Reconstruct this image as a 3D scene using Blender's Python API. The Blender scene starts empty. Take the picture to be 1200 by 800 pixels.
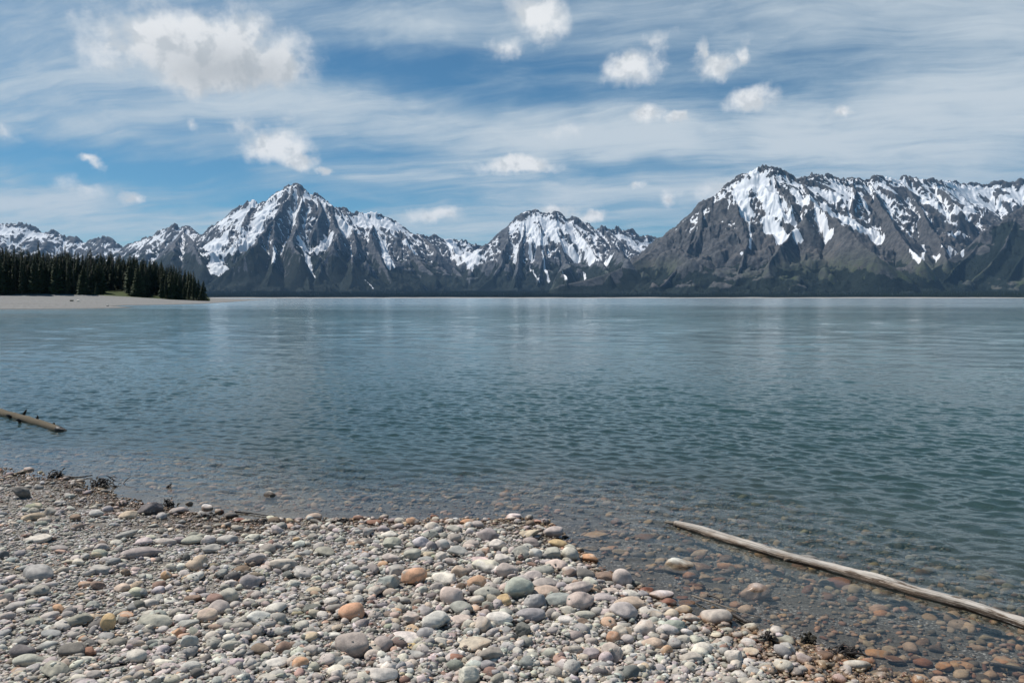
import bpy, math, random, time
import numpy as np
from mathutils import Vector
T0 = time.time()
rng = np.random.default_rng(7)
random.seed(7)
S = bpy.context.scene
COL = S.collection
# ------------------------------------------------------------------ camera
EYE = 1.8
F = 900.0                      # focal length in photo pixels (photo 1200 x 800)
PITCH = math.atan2(51.0, F)    # horizon lies 51 px above the middle of the picture
cam_data = bpy.data.cameras.new('camera')
cam_data.sensor_width = 36.0
cam_data.lens = 36.0 * F / 1200.0
cam_data.clip_start = 0.05
cam_data.clip_end = 120000.0
cam = bpy.data.objects.new('camera', cam_data)
cam.location = (0, 0, EYE)
cam.rotation_euler = (math.pi / 2 - PITCH, 0, 0)
COL.objects.link(cam)
S.camera = cam
# ------------------------------------------------------------------ light
SUN_AZ, SUN_EL = math.radians(-66.0), math.radians(57.0)     # from +Y, clockwise seen from above
sun_data = bpy.data.lights.new('sun', 'SUN')
sun_data.energy = 4.8
sun_data.angle = math.radians(0.53)
sun_data.color = (1.0, 0.955, 0.89)
sun = bpy.data.objects.new('sun', sun_data)
sdir = Vector((math.sin(SUN_AZ) * math.cos(SUN_EL), math.cos(SUN_AZ) * math.cos(SUN_EL), math.sin(SUN_EL)))
sun.rotation_euler = sdir.to_track_quat('Z', 'Y').to_euler()
sun.location = (-20, 10, 40)
COL.objects.link(sun)
S.view_settings.view_transform = 'Standard'
S.view_settings.look = 'None'
S.view_settings.exposure = 0.0
S.view_settings.gamma = 1.0
S.view_settings.use_curve_mapping = False
S.render.engine = 'CYCLES'
S.cycles.use_denoising = True
S.cycles.max_bounces = 6
S.cycles.diffuse_bounces = 2
S.cycles.glossy_bounces = 2
S.cycles.transmission_bounces = 2
S.cycles.volume_bounces = 0
S.cycles.transparent_max_bounces = 8
S.cycles.caustics_reflective = False
S.cycles.caustics_refractive = False
S.cycles.sample_clamp_indirect = 4.0


def ray(px, py):
    """unit-forward ray of a photo pixel, world space"""
    x = (px - 600.0) / F
    y = (400.0 - py) / F
    cp, sp = math.cos(PITCH), math.sin(PITCH)
    return np.array([x, cp + y * sp, -sp + y * cp])


def azel(px, py):
    d = ray(px, py)
    d = d / np.linalg.norm(d)
    return math.atan2(d[0], d[1]), math.asin(d[2])


def at_z(px, py, z=0.0):
    d = ray(px, py)
    t = (z - EYE) / d[2]
    return np.array([d[0] * t, d[1] * t, z])


def at_depth(px, py, D):
    d = ray(px, py)
    t = D / d[1]
    return np.array([d[0] * t, D, EYE + d[2] * t])


# ------------------------------------------------------------------ node helper
class NT:
    def __init__(self, tree):
        self.t = tree
        self.n = tree.nodes
        self.l = tree.links

    def node(self, kind, **kw):
        nd = self.n.new(kind)
        for k, v in kw.items():
            setattr(nd, k, v)
        return nd

    def put(self, sock, v):
        if hasattr(v, 'is_output') or isinstance(v, bpy.types.NodeSocket):
            self.l.new(v, sock)
        elif v is not None:
            sock.default_value = v

    def math(self, op, a, b=None, c=None, clamp=False):
        nd = self.node('ShaderNodeMath', operation=op)
        nd.use_clamp = clamp
        for i, v in enumerate((a, b, c)):
            if v is not None:
                self.put(nd.inputs[i], v)
        return nd.outputs[0]

    def vec(self, op, a, b=None):
        nd = self.node('ShaderNodeVectorMath', operation=op)
        self.put(nd.inputs[0], a)
        if b is not None:
            if op == 'SCALE':
                self.put(nd.inputs['Scale'], b)
            else:
                self.put(nd.inputs[1], b)
        return nd.outputs['Value'] if op in ('LENGTH', 'DOT_PRODUCT', 'DISTANCE') else nd.outputs[0]

    def noise(self, vec, scale, detail=4, rough=0.55, lac=2.0, dist=0.0, color=False):
        nd = self.node('ShaderNodeTexNoise')
        self.put(nd.inputs['Vector'], vec)
        self.put(nd.inputs['Scale'], scale)
        nd.inputs['Detail'].default_value = detail
        nd.inputs['Roughness'].default_value = rough
        nd.inputs['Lacunarity'].default_value = lac
        nd.inputs['Distortion'].default_value = dist
        return nd.outputs['Color'] if color else nd.outputs[0]

    def step(self, v, lo, hi, a=0.0, b=1.0, smooth=True):
        nd = self.node('ShaderNodeMapRange')
        nd.interpolation_type = 'SMOOTHSTEP' if smooth else 'LINEAR'
        nd.clamp = True
        self.put(nd.inputs[0], v)
        for i, q in enumerate((lo, hi, a, b)):
            self.put(nd.inputs[i + 1], q)
        return nd.outputs[0]

    def mix(self, f, a, b, blend='MIX'):
        nd = self.node('ShaderNodeMix', data_type='RGBA', blend_type=blend)
        nd.clamp_factor = True
        self.put(nd.inputs[0], f)
        self.put(nd.inputs[6], a if not isinstance(a, tuple) else (*a[:3], 1))
        self.put(nd.inputs[7], b if not isinstance(b, tuple) else (*b[:3], 1))
        return nd.outputs[2]

    def sep(self, v):
        nd = self.node('ShaderNodeSeparateXYZ')
        self.put(nd.inputs[0], v)
        return nd.outputs

    def comb(self, x, y, z):
        nd = self.node('ShaderNodeCombineXYZ')
        for i, q in enumerate((x, y, z)):
            self.put(nd.inputs[i], q)
        return nd.outputs[0]

    def bump(self, h, strength, dist, normal=None):
        nd = self.node('ShaderNodeBump')
        nd.inputs['Strength'].default_value = strength
        nd.inputs['Distance'].default_value = dist
        self.put(nd.inputs['Height'], h)
        if normal is not None:
            self.put(nd.inputs['Normal'], normal)
        return nd.outputs[0]


def new_mat(name):
    m = bpy.data.materials.new(name)
    m.use_nodes = True
    m.node_tree.nodes.clear()
    nt = NT(m.node_tree)
    out = nt.node('ShaderNodeOutputMaterial')
    return m, nt, out


def principled(nt, out, col, rough, normal=None, spec=0.5):
    p = nt.node('ShaderNodeBsdfPrincipled')
    nt.put(p.inputs['Base Color'], col if not isinstance(col, tuple) else (*col[:3], 1))
    nt.put(p.inputs['Roughness'], rough)
    p.inputs['Specular IOR Level'].default_value = spec
    if normal is not None:
        nt.put(p.inputs['Normal'], normal)
    nt.l.new(p.outputs[0], out.inputs['Surface'])
    return p


# ------------------------------------------------------------------ world: blue sky, cirrus veils, small cumulus
world = bpy.data.worlds.new('World')
S.world = world
world.use_nodes = True
world.node_tree.nodes.clear()
W = NT(world.node_tree)
SKY_STRENGTH = 0.10
wo = W.node('ShaderNodeOutputWorld')
bg = W.node('ShaderNodeBackground')
bg.inputs['Strength'].default_value = SKY_STRENGTH
sky = W.node('ShaderNodeTexSky', sky_type='NISHITA')
sky.sun_disc = False
sky.sun_elevation = SUN_EL
sky.sun_rotation = SUN_AZ
sky.altitude = 2000.0
sky.air_density = 1.0
sky.dust_density = 0.3
sky.ozone_density = 2.0
tc = W.node('ShaderNodeTexCoord')
gen = tc.outputs['Generated']
dx, dy, dz = W.sep(gen)
az_s = W.math('ARCTAN2', dx, dy)
el_s = W.math('ARCSINE', dz)
ae = W.comb(az_s, el_s, 0.0)
# cloud-deck coordinates: the direction carried up to a flat layer, so far cloud is foreshortened
den = W.math('ADD', W.math('MAXIMUM', dz, 0.0), 0.16)
deck = W.comb(W.math('DIVIDE', dx, den), W.math('DIVIDE', dy, den), 0.0)
rotd = W.node('ShaderNodeVectorRotate', rotation_type='Z_AXIS')
W.put(rotd.inputs['Vector'], deck)
rotd.inputs['Angle'].default_value = math.radians(14)
deckr = W.vec('MULTIPLY', rotd.outputs[0], (0.55, 1.25, 1.0))
warpc = W.vec('SUBTRACT', W.noise(deck, 0.9, 3, 0.6, color=True), (0.5, 0.5, 0.5))
deckw = W.vec('ADD', deckr, W.vec('SCALE', warpc, 0.6))
cir1 = W.noise(deckw, 1.1, 8, 0.58)
cir2 = W.noise(W.vec('MULTIPLY', deckw, (1.0, 2.6, 1.0)), 2.6, 7, 0.62)
# broad shape of the veils: soft patches (px, py, half width, half height, weight)
VEILS = [(1010, 165, 330, 60, .50), (60, 250, 250, 38, .34), (420, 118, 190, 30, .36), (720, 163, 250, 22, .34),
         (180, 128, 250, 24, .22), (940, 20, 330, 40, .30), (470, 18, 160, 26, .30), (640, 270, 300, 42, .24),
         (120, 20, 200, 40, .18), (600, 212, 260, 18, .12), (1120, 110, 160, 50, .22),
         (465, 86, 105, 24, -.52), (205, 207, 120, 16, -.50), (20, 182, 110, 15, -.34), (900, 112, 95, 34, -.40),
         (865, 160, 80, 14, -.30), (765, 199, 120, 9, -.34), (1045, 62, 70, 22, -.12), (330, 235, 110, 9, -.25),
         (620, 110, 120, 22, -.18), (450, 190, 120, 12, -.14), (400, 62, 60, 20, -.2), (60, 108, 120, 18, -.1)]
warp2 = W.vec('SUBTRACT', W.noise(ae, 7.0, 4, 0.6, color=True), (0.5, 0.5, 0.5))
aev = W.vec('ADD', ae, W.vec('MULTIPLY', warp2, (0.16, 0.045, 0.0)))
acc = None
for (px, py, w, h, k) in VEILS:
    a, e = azel(px, py)
    q = W.vec('MULTIPLY', W.vec('SUBTRACT', aev, (a, e, 0)), (F / w, F / h, 0))
    g = W.math('MULTIPLY', W.math('EXPONENT', W.math('MULTIPLY', W.vec('DOT_PRODUCT', q, q), -0.9)), k)
    acc = g if acc is None else W.math('ADD', acc, g)
cov = W.math('ADD', acc, W.math('MULTIPLY_ADD', cir1, 1.75, -0.60))
cov = W.math('ADD', cov, W.math('MULTIPLY_ADD', cir2, 0.55, -0.275))
fib = W.noise(W.vec('MULTIPLY', deckw, (2.0, 9.0, 1.0)), 2.2, 6, 0.65, dist=.35)
puff = W.noise(deckw, 6.5, 6, 0.62)
cov = W.math('ADD', cov, W.math('ADD', W.math('MULTIPLY_ADD', fib, .22, -.11), W.math('MULTIPLY_ADD', puff, .70, -.35)))
cov = W.math('SUBTRACT', cov, W.math('ADD', W.step(el_s, .43, .80, 0, .55), W.step(dy, .25, -.3, 0, .45)))   # clearer, deeper blue overhead and behind: unseen cirrus thinned to cut fill light
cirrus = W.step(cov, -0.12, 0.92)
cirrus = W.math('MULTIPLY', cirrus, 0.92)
# cumulus: (px, py, half width, half height, density)
CUM = [(240, 57, 112, 44, 1.15), (180, 48, 62, 34, .95), (305, 75, 56, 28, 1.1), (240, 88, 84, 20, .95),
       (318, 172, 42, 20, .95), (346, 186, 24, 12, .9), (284, 150, 26, 15, .5), (378, 197, 14, 5, .8),
       (608, 195, 52, 10, 1.0), (628, 18, 38, 32, .75), (598, 56, 22, 14, .6), (738, 80, 34, 18, .75),
       (768, 51, 19, 14, .55), (756, 133, 20, 11, 1.0), (792, 138, 15, 6, .9), (842, 76, 26, 17, .95), (826, 62, 10, 14, .7),
       (868, 66, 11, 14, .75), (882, 117, 27, 14, .95), (983, 131, 12, 9, .8), (515, 249, 34, 10, .75), (652, 247, 28, 10, .95),
       (690, 253, 20, 7, .9), (838, 224, 34, 13, .7), (783, 231, 13, 10, .7), (750, 216, 14, 4, .7), (149, 229, 13, 8, .75),
       (112, 189, 16, 6, .8), (232, 146, 8, 7, .42), (6, 155, 12, 8, .35), (98, 221, 34, 8, .3), (655, 153, 30, 10, .4),
       (335, 140, 12, 8, .3)]
fine = W.vec('SUBTRACT', W.noise(ae, 22.0, 5, 0.58, color=True), (0.5, 0.5, 0.5))
aec = W.vec('ADD', ae, W.vec('MULTIPLY', fine, (0.052, 0.036, 0.0)))
best = None
under = None
for (px, py, w, h, k) in CUM:
    a, e = azel(px, py)
    q = W.vec('MULTIPLY', W.vec('SUBTRACT', aec, (a, e, 0)), (F / w, F / h, 0))
    v = W.math('MULTIPLY', W.math('SUBTRACT', 1.20, W.vec('LENGTH', q)), k)
    best = v if best is None else W.math('MAXIMUM', best, v)
det = W.noise(ae, 42.0, 6, 0.6)
billow = W.noise(ae, 17.0, 6, 0.56)
billow_s = W.noise(W.vec('ADD', ae, (-0.010, 0.013, 0.0)), 17.0, 6, 0.56)
lit = W.step(W.math('SUBTRACT', billow, billow_s), -0.07, 0.05)
cden = W.math('ADD', best, W.math('ADD', W.math('MULTIPLY_ADD', det, 0.6, -0.30), W.math('MULTIPLY_ADD', billow, 1.5, -0.75)))
cum = W.math('MULTIPLY', W.step(cden, 0.0, 0.76), 0.94)
# thick cloud lets less light down: its heart, seen from below, is greyer
a0, e0 = azel(268, 84)
q = W.vec('MULTIPLY', W.vec('SUBTRACT', aec, (a0, e0, 0)), (F / 80.0, F / 26.0, 0))
thick = W.math('EXPONENT', W.math('MULTIPLY', W.vec('DOT_PRODUCT', q, q), -1.0))
thick = W.math('MULTIPLY', thick, W.step(billow, 0.20, 0.50, .45, 1))
white = W.mix(lit, (0.64, 0.675, 0.70), (0.90, 0.91, 0.915))
white = W.mix(W.step(cden, 0.9, 0.3, 0, .5), white, (0.74, 0.78, 0.81))
white = W.mix(W.math('MULTIPLY', thick, 0.72), white, (0.40, 0.43, 0.455))
sc = 1.0 / SKY_STRENGTH
k_sky = W.vec('MULTIPLY', sky.outputs[0], (0.44, 0.76, 0.82))
ccol = W.mix(W.step(cov, 0.2, 1.0), (0.46, 0.575, 0.66), (0.64, 0.71, 0.76))
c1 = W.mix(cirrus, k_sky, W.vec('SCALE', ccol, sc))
c2 = W.mix(cum, c1, W.vec('SCALE', white, sc))
W.l.new(c2, bg.inputs['Color'])
W.l.new(bg.outputs[0], wo.inputs['Surface'])
world.cycles.sampling_method = 'MANUAL'
world.cycles.sample_map_resolution = 512

# ------------------------------------------------------------------ mesh helpers
def tag(o, label=None, cat=None, group=None, kind=None):
    if label: o['label'] = label
    if cat: o['category'] = cat
    if group: o['group'] = group
    if kind: o['kind'] = kind
    return o


def link(o, parent=None):
    COL.objects.link(o)
    if parent is not None:
        o.parent = parent
    return o


def np_mesh(name, verts, faces, smooth=True):
    """verts (n,3); faces (m,k) array, k = 3 or 4"""
    verts = np.ascontiguousarray(verts, dtype=np.float32)
    faces = np.ascontiguousarray(faces, dtype=np.int32)
    me = bpy.data.meshes.new(name)
    m, k = faces.shape
    me.vertices.add(len(verts))
    me.vertices.foreach_set('co', verts.ravel())
    me.loops.add(m * k)
    me.loops.foreach_set('vertex_index', faces.ravel())
    me.polygons.add(m)
    me.polygons.foreach_set('loop_start', np.arange(0, m * k, k, dtype=np.int32))
    me.polygons.foreach_set('use_smooth', np.full(m, smooth, dtype=bool))
    me.update(calc_edges=True)
    return me


def vcol(me, name, rgb):
    at = me.attributes.new(name, 'FLOAT_COLOR', 'POINT')
    c = np.ones((len(rgb), 4), dtype=np.float32)
    c[:, :3] = rgb
    at.data.foreach_set('color', c.ravel())


def mesh_obj(name, me, mat, parent=None, loc=(0, 0, 0)):
    o = bpy.data.objects.new(name, me)
    if mat is not None and not me.materials:
        me.materials.append(mat)
    o.location = loc
    return link(o, parent)


def grid_faces(nr, nc):
    i = np.arange(nr * nc).reshape(nr, nc)
    return np.stack([i[:-1, :-1], i[:-1, 1:], i[1:, 1:], i[1:, :-1]], -1).reshape(-1, 4)


# numpy lattice noise
_TAB = np.random.default_rng(99).random((256, 256)).astype(np.float32)


def vnoise(x, y, seed=0):
    x = x + seed * 17.31
    y = y + seed * 7.77
    xi = np.floor(x); yi = np.floor(y)
    fx = (x - xi).astype(np.float32); fy = (y - yi).astype(np.float32)
    xi = xi.astype(np.int64) & 255; yi = yi.astype(np.int64) & 255
    x1 = (xi + 1) & 255; y1 = (yi + 1) & 255
    fx = fx * fx * fx * (fx * (fx * 6 - 15) + 10); fy = fy * fy * fy * (fy * (fy * 6 - 15) + 10)
    a = _TAB[xi, yi]; b = _TAB[x1, yi]; c = _TAB[xi, y1]; d = _TAB[x1, y1]
    return (a + (b - a) * fx) * (1 - fy) + (c + (d - c) * fx) * fy * 1.0


def fbm(x, y, octv=4, seed=0, gain=0.5):
    s = 0.0; a = 1.0; n = 0.0
    for k in range(octv):
        s = s + a * vnoise(x * 2 ** k, y * 2 ** k, seed + k * 3)
        n += a; a *= gain
    return s / n


def sstep(v, a, b):
    t = np.clip((v - a) / (b - a), 0, 1)
    return t * t * (3 - 2 * t)

# ================================================================== SHORE: signed distance and ground height
SHORE_PX = [(-200, 535), (-60, 545), (0, 549), (60, 556), (100, 572), (140, 586), (200, 600), (260, 612), (330, 612), (400, 612),
            (470, 611), (560, 611), (625, 611), (655, 630), (674, 652), (692, 668), (735, 690), (748, 700), (775, 716),
            (800, 730), (850, 742), (900, 746), (940, 757), (1000, 777), (1060, 797), (1120, 815), (1250, 850), (1500, 930)]
shore = [(-16500.0, 60.0), (-260.0, 34.0), (-60.0, 24.0), (-25.0, 16.5), (-14.0, 11.4)]
shore += [tuple(at_z(px, py)[:2]) for px, py in SHORE_PX]
shore += [(4.6, 1.0), (9.0, -2.5), (22.0, -10.0), (120.0, -60.0), (16500.0, -250.0)]
SH = np.array(shore)


def shore_sd(x, y):
    """signed distance to the waterline, positive on the dry side"""
    x = np.asarray(x, dtype=np.float64); y = np.asarray(y, dtype=np.float64)
    d = np.full(np.broadcast(x, y).shape, 1e12)
    for (ax, ay), (bx, by) in zip(SH[:-1], SH[1:]):
        ex, ey = bx - ax, by - ay
        t = np.clip(((x - ax) * ex + (y - ay) * ey) / (ex * ex + ey * ey), 0, 1)
        d = np.minimum(d, (x - ax - t * ex) ** 2 + (y - ay - t * ey) ** 2)
    d = np.sqrt(d)
    return np.where(y < np.interp(x, SH[:, 0], SH[:, 1]), d, -d)


HEAP = at_z(640, 690)[:2]


def ground_z(x, y):
    s = shore_sd(x, y)
    land = np.where(s < 4, 0.050 * s, 0.20 + 0.03 * (s - 4))
    land = np.minimum(land, 2.5)
    u = -s
    bed = -(0.105 * np.minimum(u, 3.0) + 0.06 * np.clip(u - 1.2, 0, 1.8) + 0.10 * np.clip(u - 3, 0, 4) + 0.06 * np.clip(u - 7, 0, 60))
    z = np.where(s > 0, land, bed)
    z = z + 0.045 * np.exp(-(((x - HEAP[0]) / 0.9) ** 2 + ((y - HEAP[1]) / 0.8) ** 2)) * sstep(s, -0.15, 0.3)
    near = np.exp(-((np.asarray(x) / 14) ** 2 + ((np.asarray(y) - 5) / 14) ** 2))
    z = z + near * ((fbm(np.asarray(x) * 0.9, np.asarray(y) * 0.9, 3, 5) - 0.5) * 0.05 + (fbm(np.asarray(x) * 5, np.asarray(y) * 5, 3, 9) - 0.5) * 0.018)
    return z


def graded(lo, hi, n, far_lo, far_hi, g=1.13):
    mid = np.linspace(lo, hi, n)
    st = mid[1] - mid[0]
    def run(limit, start):
        out = []; p = start; s = st
        while p < limit:
            s *= g; p += s; out.append(min(p, limit))
        return np.array(out)
    up = run(far_hi, hi)
    dn = -run(-far_lo, -lo)[::-1]
    return np.concatenate([dn, mid, up])


def ground_hit(px, py):
    z = 0.0
    for _ in range(12):
        p = at_z(px, py, z)
        z = float(ground_z(np.array([p[0]]), np.array([p[1]]))[0])
    return at_z(px, py, z)


# ------------------------------------------------------------------ materials of the ground
def wet_nodes(nt, lo=0.004, hi=0.036):
    """how wet a surface is: what lies in the lake or in the splash line just above it"""
    geo = nt.node('ShaderNodeNewGeometry')
    pos = geo.outputs['Position']
    z = nt.sep(pos)[2]
    n = nt.noise(pos, 14.0, 3)
    zz = nt.math('SUBTRACT', z, nt.math('MULTIPLY_ADD', n, 0.04, -0.02))
    w = nt.step(zz, lo, hi, 1.0, 0.0)
    # a wet sheen only in the air; under water there is none
    rough = nt.math('MAXIMUM', nt.step(w, 0, 1, .88, .25), nt.step(z, -.012, .0, .8, 0.0))
    return pos, w, rough


mat_ground, nt, out = new_mat('gravel_ground')
pos, wet, rgh = wet_nodes(nt, 0.0, 0.032)
v1 = nt.node('ShaderNodeTexVoronoi'); nt.put(v1.inputs['Vector'], pos); v1.inputs['Scale'].default_value = 95.0
v2 = nt.node('ShaderNodeTexVoronoi'); nt.put(v2.inputs['Vector'], pos); v2.inputs['Scale'].default_value = 38.0
ramp = nt.node('ShaderNodeValToRGB')
nt.put(ramp.inputs[0], nt.sep(v1.outputs['Color'])[0])
for e, (p_, c_) in zip([ramp.color_ramp.elements[0], ramp.color_ramp.elements[1]] + [ramp.color_ramp.elements.new(x) for x in (.3, .55, .8)],
                       [(0, (.10, .09, .08)), (1, (.36, .33, .29)), (.3, (.20, .18, .16)), (.55, (.27, .24, .21)), (.8, (.24, .235, .225))]):
    e.position = p_; e.color = (*c_, 1)
sandn = nt.noise(pos, 3.0, 5)
colg = nt.mix(nt.step(sandn, .35, .65), ramp.outputs[0], (.20, .178, .15))
colg = nt.mix(nt.math('MULTIPLY', wet, .85), colg, nt.mix(1.0, colg, (.36, .31, .27), 'MULTIPLY'))
hgt = nt.math('ADD', nt.math('MULTIPLY', v1.outputs['Distance'], -0.4), nt.math('MULTIPLY', v2.outputs['Distance'], -0.7))
principled(nt, out, colg, rgh, nt.bump(hgt, 0.9, 0.012), .2)

gx = graded(-9.5, 5.5, 420, -15900, 15900, 1.16)
gy = graded(0.5, 13.0, 360, -400, 15900, 1.16)
GX, GY = np.meshgrid(gx, gy)
GZ = ground_z(GX, GY)
me = np_mesh('shore_ground', np.stack([GX, GY, GZ], -1).reshape(-1, 3), grid_faces(*GX.shape))
tag(mesh_obj('ground', me, mat_ground), 'gravelly beach and lake bed sloping under the clear water', kind='structure')

# ------------------------------------------------------------------ lake water
LOG_PX = [(778, 611, 4), (791, 613, 13), (820, 620, 15), (850, 630, 15), (900, 646, 13), (950, 659, 13), (1000, 671, 16), (1050, 685, 17),
          (1100, 699, 17), (1150, 714, 16), (1200, 731, 17), (1260, 752, 17), (1330, 780, 16)]
log_xy = np.array([at_z(a, b, 0.02)[:2] for a, b, _ in LOG_PX])
# fan of rows whose spacing grows with distance, so that the waves are real shapes a long way out
rw = [2.2]
while rw[-1] < 15900:
    r_ = rw[-1]
    rw.append(r_ + max(.023, min(.25 * r_ * r_ / 1380.0, .12 * r_)))
rw = np.array(rw)
aw = np.radians(np.concatenate([np.linspace(-86, -42, 45)[:-1], np.linspace(-42, 42, 1120), np.linspace(42, 86, 45)[1:]]))
RW, AW = np.meshgrid(rw, aw, indexing='ij')
WX, WY = RW * np.sin(AW), RW * np.cos(AW)
wsd = -shore_sd(WX, WY)
drow = np.gradient(rw)[:, None]
wz = np.zeros_like(WX)
wr = np.random.default_rng(3)
NEARROW = int(np.searchsorted(rw, 260.0))
sx_, sy_ = WX[:NEARROW], WY[:NEARROW]
# sheltered strip between the stones and the floating log
ly = np.interp(WX, log_xy[:, 0], log_xy[:, 1], left=1e9, right=log_xy[-1, 1])
inside = sstep(ly - WY, -0.04, 0.10) * (WX > log_xy[0, 0])
calm = (0.10 + 0.90 * sstep(wsd, 0.0, 2.6)) * (1 - 0.90 * inside)
gust = 0.82 + 0.36 * sstep(fbm(WX / 3.1 + 40, WY / 5.0, 3, 24), .30, .70)
for k in range(176):
    lam = 0.075 * (17.0 ** wr.random()) if k < 150 else 1.3 * 4.0 ** wr.random()
    th = math.radians(-104 + wr.normal(0, 30))
    kx, ky = math.cos(th) * 2 * math.pi / lam, math.sin(th) * 2 * math.pi / lam
    # a wave is drawn only where the rows are close enough to carry it; long waves need open water
    keep_ = (1 - sstep(drow[:NEARROW] / lam, .22, .48)) * (1.0 if lam < .45 else sstep(wsd[:NEARROW], .6 + 4 * max(lam - 1, 0), 4.5 + 7 * lam))
    slope_ = .0235 if lam < .3 else .0105 if lam < .7 else .0060 if lam < 1.3 else .0085
    wz[:NEARROW] += keep_ * slope_ * lam / 6.2832 * np.sin(kx * sx_ + ky * sy_ + wr.random() * 6.283) * (1.25 if k % 3 else .8)
wz = wz * calm * gust * (np.abs(np.degrees(AW)) < 41)
nr, nc = WX.shape
top = np.stack([WX, WY, wz], -1).reshape(-1, 3)
# closed body of water: edge ring dropped to the deep, one bottom face
ring = np.concatenate([np.arange(nc), np.arange(1, nr) * nc + nc - 1, (nr - 1) * nc + np.arange(nc - 2, -1, -1), np.arange(nr - 2, 0, -1) * nc])
low = top[ring].copy(); low[:, 2] = -5.6
base = len(top)
rn = np.roll(np.arange(len(ring)), -1)
side = np.stack([ring, base + np.arange(len(ring)), base + rn, ring[rn]], -1)
gf = grid_faces(nr, nc)[:, ::-1]
me = np_mesh('lake_water', np.concatenate([top, low]), np.concatenate([gf, side]))
import bmesh
bm = bmesh.new(); bm.from_mesh(me); bm.verts.ensure_lookup_table()
bm.faces.new([bm.verts[base + i] for i in range(len(ring))])
bmesh.ops.recalc_face_normals(bm, faces=bm.faces)
bm.to_mesh(me); bm.free()
mat_water, nt, out = new_mat('lake_water')
geo = nt.node('ShaderNodeNewGeometry'); pos = geo.outputs['Position']
px_, py_, pz_ = nt.sep(pos)
dist = nt.math('POWER', nt.math('ADD', nt.math('MULTIPLY', px_, px_), nt.math('MULTIPLY', py_, py_)), 0.5)
p1 = nt.vec('MULTIPLY', pos, (1.0, 1.7, 1.0))
w1 = nt.noise(p1, 9.0, 3, 0.55, dist=0.4)          # ripples
w2 = nt.noise(p1, 3.4, 4, 0.6, dist=0.3)          # small waves, farther out
w3 = nt.noise(p1, 0.9, 3, 0.5)
patch = nt.step(nt.noise(nt.vec('MULTIPLY', pos, (0.010, 0.028, 1)), 1.0, 4, .6), .38, .66)   # wind patches
cat = nt.node('ShaderNodeAttribute', attribute_name='chop'); chop = cat.outputs['Fac']
off = nt.step(dist, 20.0, 70.0)
h = nt.math('ADD', nt.math('MULTIPLY', nt.math('MULTIPLY', w1, 0.007), chop), nt.math('MULTIPLY', nt.math('MULTIPLY', w3, nt.math('MULTIPLY_ADD', patch, .09, .05)), off))
nrm = nt.bump(h, 1.0, 1.0)
fr = nt.node('ShaderNodeFresnel'); fr.inputs['IOR'].default_value = 1.333; nt.l.new(nrm, fr.inputs['Normal'])
gl = nt.node('ShaderNodeBsdfGlossy'); nt.put(gl.inputs['Roughness'], nt.math('ADD', nt.step(dist, 25.0, 260.0, .04, .15), nt.math('MULTIPLY', patch, .05))); nt.l.new(nrm, gl.inputs['Normal'])
gl.inputs['Color'].default_value = (1, 1, 1, 1)
tr = nt.node('ShaderNodeBsdfTransparent'); tr.inputs['Color'].default_value = (0.96, 0.98, 0.98, 1)
dat = nt.node('ShaderNodeAttribute', attribute_name='column')
di = nt.node('ShaderNodeBsdfDiffuse'); di.inputs['Color'].default_value = (0.125, 0.265, 0.270, 1)
mx0 = nt.node('ShaderNodeMixShader'); nt.l.new(nt.math('MULTIPLY', dat.outputs['Fac'], 0.72), mx0.inputs[0])
nt.l.new(tr.outputs[0], mx0.inputs[1]); nt.l.new(di.outputs[0], mx0.inputs[2])
mx = nt.node('ShaderNodeMixShader'); nt.l.new(fr.outputs[0], mx.inputs[0])
nt.l.new(mx0.outputs[0], mx.inputs[1]); nt.l.new(gl.outputs[0], mx.inputs[2])
nt.l.new(mx.outputs[0], out.inputs['Surface'])
va = nt.node('ShaderNodeVolumeAbsorption'); va.inputs['Color'].default_value = (0.14, 0.40, 0.42, 1); va.inputs['Density'].default_value = 0.42
nt.l.new(va.outputs[0], out.inputs['Volume'])
at = me.attributes.new('chop', 'FLOAT', 'POINT')
ch = np.ones(len(me.vertices), dtype=np.float32); ch[:base] = (0.25 + 0.75 * calm).ravel()
at.data.foreach_set('value', ch)
at = me.attributes.new('column', 'FLOAT', 'POINT')       # how much water lies underneath (scatters light back)
cw = np.ones(len(me.vertices), dtype=np.float32); cw[:base] = (1 - np.exp(-np.maximum(-ground_z(WX, WY), 0) / 1.8)).ravel()
at.data.foreach_set('value', cw)
tag(mesh_obj('water', me, mat_water), 'rippled blue green mountain lake, clear over the stones near shore', kind='structure')

# ------------------------------------------------------------------ haze
HAZE_DENSITY = 1.55e-5
hb = np.array([[x, y, z] for z in (-7.5, 2400.0) for y in (-900.0, 19500.0) for x in (-16400.0, 16400.0)])
me = np_mesh('haze', hb, np.array([[0, 2, 3, 1], [4, 5, 7, 6], [0, 1, 5, 4], [2, 6, 7, 3], [0, 4, 6, 2], [1, 3, 7, 5]]), smooth=False)
mat_haze, nt, out = new_mat('haze')
pv = nt.node('ShaderNodeVolumePrincipled')
pv.inputs['Color'].default_value = (0.34, 0.62, 1.0, 1)
pv.inputs['Density'].default_value = HAZE_DENSITY
pv.inputs['Anisotropy'].default_value = 0.0
nt.l.new(pv.outputs[0], out.inputs['Volume'])
tag(mesh_obj('haze', me, mat_haze), 'thin blue mountain air over the whole lake', kind='stuff')

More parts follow.
